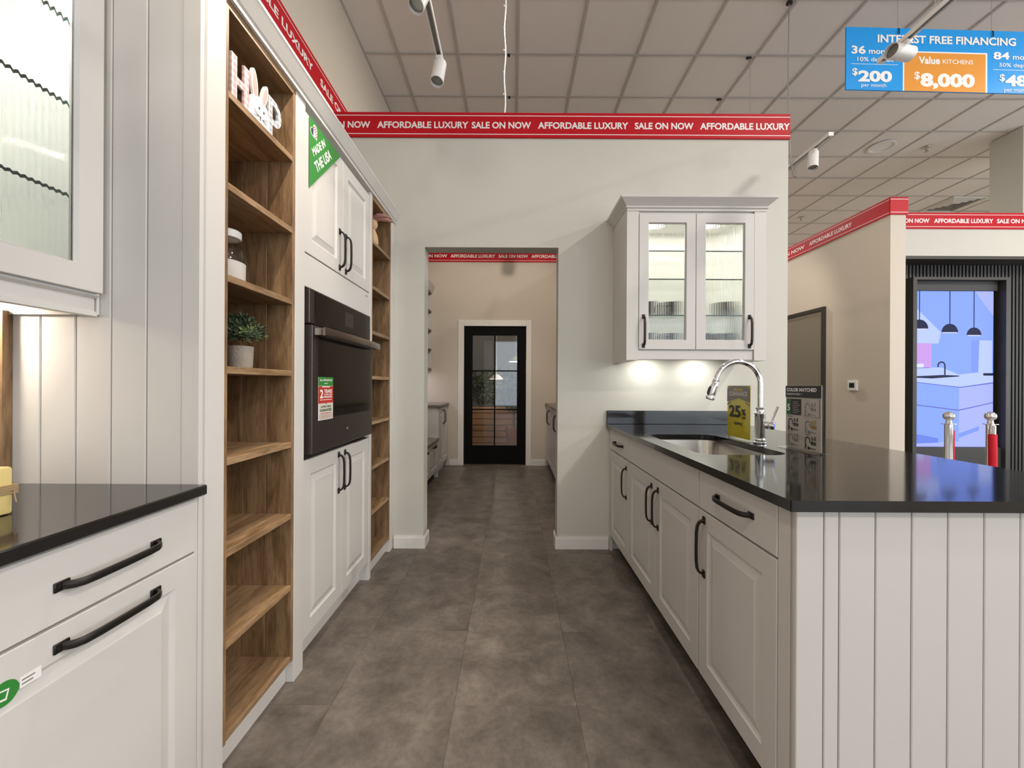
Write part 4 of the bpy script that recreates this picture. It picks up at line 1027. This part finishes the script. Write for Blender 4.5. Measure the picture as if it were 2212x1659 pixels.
pp(6, [(470,1138),(750,1075),(750,1083),(470,1147)], 4); pp(6, [(90,1094),(470,1138),(470,1147),(90,1102)], 4)
pp(4, [(470,1330),(635,1270),(635,1305),(470,1365)], 4); pp(8, [(66,1325),(300,1370),(300,1405),(66,1415)], 4)
pp(5, [(66,1415),(470,1395),(750,1320),(750,1437),(66,1437)], 3)
pp(3, [(668,842),(750,842),(750,862),(668,862)], 5)
tapo = [(290,795),(290,782)] + [(324-34*math.cos(PI*k/8), 782-34*math.sin(PI*k/8)) for k in range(1, 9)] + [(358,858)]
tapi = [(346,858)] + [(346,782)] + [(324+22*math.cos(PI*k/8), 782-22*math.sin(PI*k/8)) for k in range(1, 9)] + [(302,795)]
pp(3, tapo + tapi, 6)
for (cx_, cy_, rr) in ((141, 485, 73), (391, 513, 68), (590, 535, 61)):
    pts = [(max(66, cx_ + rr*math.cos(PI*k/16)), cy_ - rr*1.0*math.sin(PI*k/16)) for k in range(17)]
    pp(3, pts, 6); pp(7, [(max(66, cx_-rr*.9), cy_), (cx_+rr*.9, cy_), (cx_+rr*.8, cy_+7), (max(66, cx_-rr*.8), cy_+7)], 6); pp(3, [(cx_-4, 182), (cx_+4, 182), (cx_+4, cy_-rr+3), (cx_-4, cy_-rr+3)], 5)
m.build('picture', names, tv, recalc=False)
# stanchions with red rope
def stanchion(x, y, label):
    t = thing('stanchion', label, 'stanchion', (x, y, 0), 'chrome stanchions by the screen')
    MB().lathe([(.16, 0), (.16, .01), (.13, .025), (.05, .035), (.026, .05)], (x, y, 0), n=28).build('base', 'chrome', t, smooth=35)
    MB().lathe([(.0255, .04), (.0255, .905)], (x, y, 0), n=24).build('post', 'chrome', t, smooth=50)
    MB().lathe([(.027, .90), (.045, .905), (.045, .909), (.020, .912), (.016, .935), (.022, .94)], (x, y, 0), n=24).build('collar', 'chrome', t, smooth=35)
    MB().ball((x, y, .968), .036, 20).build('finial', 'chrome', t, smooth=60)
    return t
stanchion(3.425, 3.2, 'chrome stanchion standing nearer the tan wall')
stanchion(3.752, 3.2, 'chrome stanchion in front of the right edge of the screen')
def rope(pts, label):
    t = thing('velvet_rope', label, 'rope', Vector(pts[-1]))
    P = [Vector(p) for p in pts]; path = []
    for k in range(1, len(P)-2):
        for q in range(8):
            f = q/8; a_, b_, c_, d_ = P[k-1], P[k], P[k+1], P[k+2]
            path.append(.5*((2*b_) + (c_-a_)*f + (2*a_-5*b_+4*c_-d_)*f*f + (3*b_-a_-3*c_+d_)*f**3))
    MB().tube([P[0], P[1]], .019, 12).build('rope_end', 'chrome', t, smooth=60)
    MB().tube(path, .025, 14).build('rope', 'velvet', t, smooth=60)
rope([(3.722, 3.160, .895), (3.708, 3.148, .83), (3.698, 3.138, .70), (3.69, 3.130, .52), (3.64, 3.09, .36), (3.45, 2.92, .25), (3.1, 2.62, .22), (3.0, 2.55, .22)], 'red velvet rope hanging from the right stanchion')
rope([(3.462, 3.222, .895), (3.472, 3.232, .85), (3.482, 3.240, .70), (3.50, 3.256, .52), (3.56, 3.31, .36), (3.75, 3.48, .25), (4.05, 3.75, .22), (4.1, 3.8, .22)], 'red velvet rope hanging behind the left stanchion')
# thermostat and dark framed glass on the tan wall
th = thing('thermostat', 'small white thermostat on the tan wall', 'thermostat', (3.93, 4.70, 1.16))
MB(FR(3.94)).box(4.645, 4.770, 0, .026, 1.150, 1.262, bev=.004).build('case', 'white_metal', th)
MB(FR(3.94)).box(4.672, 4.743, .026, .0268, 1.182, 1.238).build('display', 'thermo', th)
mr_ = thing('framed_glass', 'tall dark-framed glass panel on the tan wall', 'glass panel', (3.93, 5.8, 0))
m = MB(FR(3.94)); m.box(5.13, 5.175, 0, .03, 0, 2.205).box(5.175, 6.9, 0, .03, 2.16, 2.205).box(6.9, 6.945, 0, .03, 0, 2.205).build('frame', 'frame_dark', mr_)
MB(FR(3.94)).box(5.176, 6.899, .004, .012, .0, 2.159).build('glass', 'mirror_glass', mr_)

# ================================================================== CEILING FITTINGS
def can(x, y, label, e=0, size=.13):
    t = thing('recessed_light', label, 'ceiling light', (x, y, CZ-.012), 'recessed ceiling lights')
    MB().lathe([(size, .012), (size+.03, .008), (size+.032, 0), (size+.005, -.004), (size-.008, .004), (size-.008, .012)], (x, y, CZ-.012), n=28, cap=False).build('trim_ring', 'white_metal', t, smooth=40)
    MB().lathe([(size-.009, 0), (.0001, .0)], (x, y, CZ-.004), n=28, cap=False).build('lens', 'glow_white' if e else 'white_metal', t, recalc=False)
    if e: lamp('downlight', 'AREA', (x, y, CZ-.03), e, NEUT, (x, y, 0), t, shape='DISK', size=size*1.6)
    return t
can(5.16, 5.715, 'round recessed ceiling light above the tan wall')
sps = [(5.80, 5.73, 'ceiling sprinkler right of the recessed light'), (5.74, 8.14, 'ceiling sprinkler far back above the tan wall banner')]
for x, y, l in sps:
    t = thing('sprinkler', l, 'sprinkler', (x, y, CZ-.07), 'ceiling sprinklers')
    MB().lathe([(.045, .065), (.04, .058), (.012, .055), (.010, .025), (.016, .02), (.008, .012)], (x, y, CZ-.07), n=16).build('body', 'steel', t, smooth=40)
    MB().lathe([(.028, .004), (.028, .007), (.0001, .009)], (x, y, CZ-.07), n=16).build('deflector', 'steel', t)
    MB().tube([(x-.014, y, CZ-.045), (x-.016, y, CZ-.062)], .003, 6).tube([(x+.014, y, CZ-.045), (x+.016, y, CZ-.062)], .003, 6).build('arm', 'steel', t)
vx, vy = 8.08, 7.5
vt = thing('air_vent', 'square louvred ceiling air vent near the column', 'vent', (vx, vy, CZ-.02))
MB(Matrix.Translation((vx, vy, CZ-.014)) @ Matrix.Rotation(PI/2, 4, 'X')).nested(-.30, .30, -.30, .30, [(0, -.008), (0, .012), (.03, .012), (.045, -.002), (.045, -.008)], cap=False).build('vent_frame', 'trim_paint', vt)
for k in range(3):
    s_ = .22-.065*k
    MB(Matrix.Translation((vx, vy, CZ-.014)) @ Matrix.Rotation(PI/2, 4, 'X')).nested(-s_, s_, -s_, s_, [(0, .010), (.035, -.006), (.037, -.004), (.002, .012)], cap=False, wrap=True).build('louvre', 'trim_paint', vt)
box('duct', 'ink_grey', (vx-.25, vx+.25, vy-.25, vy+.25, CZ-.008, CZ-.006), vt)

# ---- tracks and spot heads
TZ = 3.12
def track(x, y0, y1, label, hang):
    t = thing('light_track', label, 'light track', (x, (y0+y1)/2, TZ), 'hanging light tracks')
    m = MB(); m.box(x-.018, x-.012, y0, y1, TZ-.012, TZ+.012).box(x+.012, x+.018, y0, y1, TZ-.012, TZ+.012).box(x-.012, x+.012, y0, y1, TZ+.004, TZ+.012); m.build('rail', 'white_metal', t)
    box('end_cap', 'white_metal', (x-.019, x+.019, y1, y1+.012, TZ-.014, TZ+.014), t); box('end_cap', 'white_metal', (x-.019, x+.019, y0-.012, y0, TZ-.014, TZ+.014), t)
    box('conductor', 'ink_grey', (x-.012, x+.012, y0, y1, TZ-.001, TZ+.004), t)
    for y in hang: MB().tube([(x, y, TZ+.012), (x, y, CZ-.004)], .0018, 5).build('hanger', 'cable_grey', t)
    return t
def head(x, y, aim, label, e, size=1.15, blend=.5, col=WARM):
    t = thing('track_spotlight', label, 'spotlight', (x, y, TZ-.05), 'white cylinder track spotlights')
    c = Vector((x, y, TZ-.075)); d = (Vector(aim)-c).normalized()
    MB().box(x-.016, x+.016, y-.028, y+.028, TZ-.034, TZ-.0145, bev=.002).build('adapter', 'white_metal', t)
    MB().tube([(x, y, TZ-.034), (x, y, TZ-.07)], .008, 10).build('stem', 'white_metal', t)
    c0 = c - d*.045
    MB().lathe([(.0001, -.002), (.030, 0), (.037, .006), (.0375, .150), (.0345, .150), (.0335, .130)], c0, d, 28, cap=False).build('barrel', 'white_metal', t, smooth=40)
    MB().lathe([(.0335, .128), (.022, .120), (.012, .123), (.0001, .124)], c0, d, 24).build('lens', 'lens', t, smooth=40)
    if e: lamp('spot', 'SPOT', c0 + d*.156, e, col, aim, t, spot_size=size, spot_blend=blend, shadow_soft_size=.03)
    return t
track(-.44, -1.2, 2.43, 'hanging light track over the aisle', (-.9, .6, 2.0))
track(2.165, -1.2, 2.40, 'hanging light track in front of the blue financing sign', (-.9, .6, 2.1))
track(2.415, 3.115, 6.6, 'hanging light track behind the doorway wall', (4.176, 4.784))
head(-.44, 2.385, (-.60, 1.85, 1.2), 'white spotlight at the end of the aisle track', 0)
head(-.44, 1.93, (-.86, 1.0, .9), 'white spotlight cut off by the top of the picture over the aisle', 32, 1.3, .6)
head(-.44, 1.00, (-.92, 2.2, .9), 'white aisle track spotlight above the viewer', 26, 1.35, .6)
head(-.44, .22, (.74, 1.75, .3), 'white aisle track spotlight aimed at the sink cabinets', 24, 1.5, .8, NEUT)
head(-.44, -.55, (-.40, 2.9, 1.7), 'white aisle track spotlight behind the viewer', 34, .95, .7)
head(2.165, 2.26, (-1.5, 1.3, 2.75), 'white spotlight aimed sideways before the blue sign', 24, .9, .8)
head(2.165, 1.82, (1.3, 1.3, 1.0), 'white spotlight cut off by the top edge at the right', 22, 1.4, .6)
head(2.165, .55, (1.0, 2.9, 1.8), 'white right track spotlight above the peninsula', 4, 1.25, .6, NEUT)
head(2.165, -.6, (.4, 1.1, .2), 'white right track spotlight behind the viewer', 8, 1.2, .6)
head(2.415, 3.29, (2.33, 3.19, 2.6), 'white spotlight just behind the doorway wall end', 0)
head(2.415, 4.9, (3.94, 6.2, 1.9), 'white spotlight on the track behind the doorway wall', 34, 1.5, .7)
head(2.415, 3.8, (3.94, 4.6, 2.2), 'white spotlight lighting the tan thermostat wall', 18, 1.6, .8)
# hall spots (own short track)
track(-.085, 3.4, 5.2, 'short light track inside the hall', (4.155, 4.765))
head(-.085, 3.7, (-.30, 6.0, 2.0), 'white hall spotlight aimed at the black door', 62, 1.4, .6)
head(-.085, 4.15, (-1.5, 3.7, 3.05), 'white hall spotlight washing the left wall', 16, 2.2, .9)
head(-.085, 4.6, (-.2, 5.6, 0.5), 'white hall spotlight aimed at the floor', 18, 1.4, .7)
for x, y, e in ((.35, 3.05, 0), (.4, -2.6, 14), (3.4, -2.6, 20), (3.6, .4, 40), (6.6, -2.6, 70), (6.8, 1.2, 85), (3.2, 7.6, 42), (7.2, 7.9, 75), (-.2, 8.0, 0)):  # out-of-view downlights, added to brighten the floor and the ceiling bounce
    if e: can(x, y, 'added recessed ceiling light %s the viewer, %s' % ('behind' if y < -1 else 'beside' if y < 3 else 'far ahead of', 'over the aisle' if x < 1 else 'over the open floor' if x < 5 else 'over the far right side'), e*2.0)
can(.33, 3.25, 'recessed ceiling light just above the picture over the aisle', 14)

# ---- cables
cbl = thing('ceiling_cable', 'bright white cord hanging from the ceiling behind the doorway wall', 'cord', (-.083, 3.5, TZ+.02))
MB().tube([(-.083 + .006*math.sin(k*.9), 3.50, CZ-.005-(CZ-TZ-.022)*k/24) for k in range(25)], .0065, 8).build('cable', 'cable_white', cbl, smooth=60)
for k in range(6): MB().ball((-.092, 3.498, CZ-.12-.19*k), .007, 8).build('knot', 'cable_white', cbl, smooth=60)
for y in (4.155, 4.765):
    t = thing('ceiling_clip', 'black hanger clip on the ceiling grid, ' + ('nearer' if y < 4.5 else 'farther') + ' of the two beside the white cord', 'clip', (-.06, y, CZ-.03), 'ceiling hanger clips')
    box('clip_body', 'black', (-.072, -.046, y-.01, y+.01, CZ-.022, CZ-.005), t)
pc = thing('power_cord', 'grey power cord dropping from the ceiling to the rear track', 'cord', (2.41, 3.6, TZ))
MB().tube([(2.405, 3.57, CZ-.006), (2.395, 3.56, 4.2), (2.392, 3.56, 3.8), (2.40, 3.56, 3.45), (2.375, 3.50, 3.15), (2.36, 3.44, 2.97), (2.375, 3.43, 2.955), (2.39, 3.46, 3.03), (2.394, 3.52, 3.11)], .005, 8).build('cord', 'cable_grey', pc, smooth=60)
box('clip', 'black', (2.385, 2.425, 3.555, 3.585, CZ-.03, CZ-.005), pc)
for y in (4.176, 4.784):
    t = thing('ceiling_clip', 'black hanger clip on the ceiling grid, ' + ('nearer' if y < 4.5 else 'farther') + ' of the two above the banner', 'clip', (2.415, y, CZ-.03), 'ceiling hanger clips')
    box('clip_body', 'black', (2.375, 2.425, y-.01, y+.01, CZ-.02, CZ-.005), t); MB().tube([(2.405, y, CZ-.02), (2.405, y, CZ-.05)], .008, 8).build('hook', 'steel', t)

# ---- blue financing sign
SY = 3.2; yaw = .026
bs = thing('hanging_sign', 'blue and orange interest free financing sign hanging from the ceiling', 'sign', (3.4, SY, 3.53))
Mb = Matrix.Translation((2.596, SY, 0)) @ Matrix.Rotation(yaw, 4, 'Z') @ Matrix(((1,0,0,0),(0,-1,0,0),(0,0,1,0),(0,0,0,1)))
z0, z1 = 3.522, 4.013; wS = 1.61
def su(u): return (u-1825)/438*wS
def sz(v): return z1 - (v-57)/135*(z1-z0)
MB(Mb).box(0, wS, 0, .01, z0, z1).build('board', 'blue', bs)
m = MB(Mb); m.box(su(1949), su(2135), .010, .0108, z0, sz(106), mi=0); m.box(su(1952), su(2131), .0108, .0116, z0, sz(109), mi=1)
m.build('price_panel', ['print_white', 'orange'], bs)
m = MB(Mb); nn = .0122
for s, a, b, vb, vh, bold in (('INTEREST FREE FINANCING', 1893, 2198, 90, 17, .03), ('36', 1836, 1867, 115, 17, .03), ('months', 1874, 1934, 115, 12, .02), ('10% deposit', 1849, 1928, 131, 9, .012), ('$', 1838, 1850, 161, 15, .02), ('200', 1851, 1925, 175, 24, .045), ('per month', 1858, 1912, 186, 8, .005),
        ('Value', 1983, 2030, 135, 16, .03), ('KITCHENS', 2036, 2103, 134, 9, .01), ('$', 1974, 1986, 168, 16, .02), ('8,000', 1987, 2107, 184, 29, .05),
        ('84', 2148, 2184, 123, 16, .03), ('months', 2191, 2252, 123, 11, .02), ('50% deposit', 2161, 2240, 139, 8, .012), ('$', 2162, 2174, 170, 15, .02), ('480', 2175, 2247, 181, 24, .045), ('per month', 2172, 2228, 193, 8, .005)):
    k = (a-1825)*.012; add_text(m, s, su(a), su(b), sz(vb-k), vh/135*(z1-z0), nn, bold=bold)
m.box(su(1836), su(1938), .0101, .011, sz(136)-.003, sz(136)); m.box(su(2148), su(2250), .0101, .011, sz(141)-.003, sz(141))
m.build('lettering', 'print_white', bs, recalc=False)
for u in (1939, 2146):
    p_ = Mb @ Vector((su(u), .005, sz(60)))
    MB().tube([p_, (p_.x, p_.y, CZ-.004)], .0022, 6).build('hanging_wire', 'cable_grey', bs)
    MB().tube([p_ + Vector((0, -.012, -.04)), p_ + Vector((0, -.012, 0)), p_ + Vector((0, .0, .012))], .004, 6).build('hook', 'ink', bs)
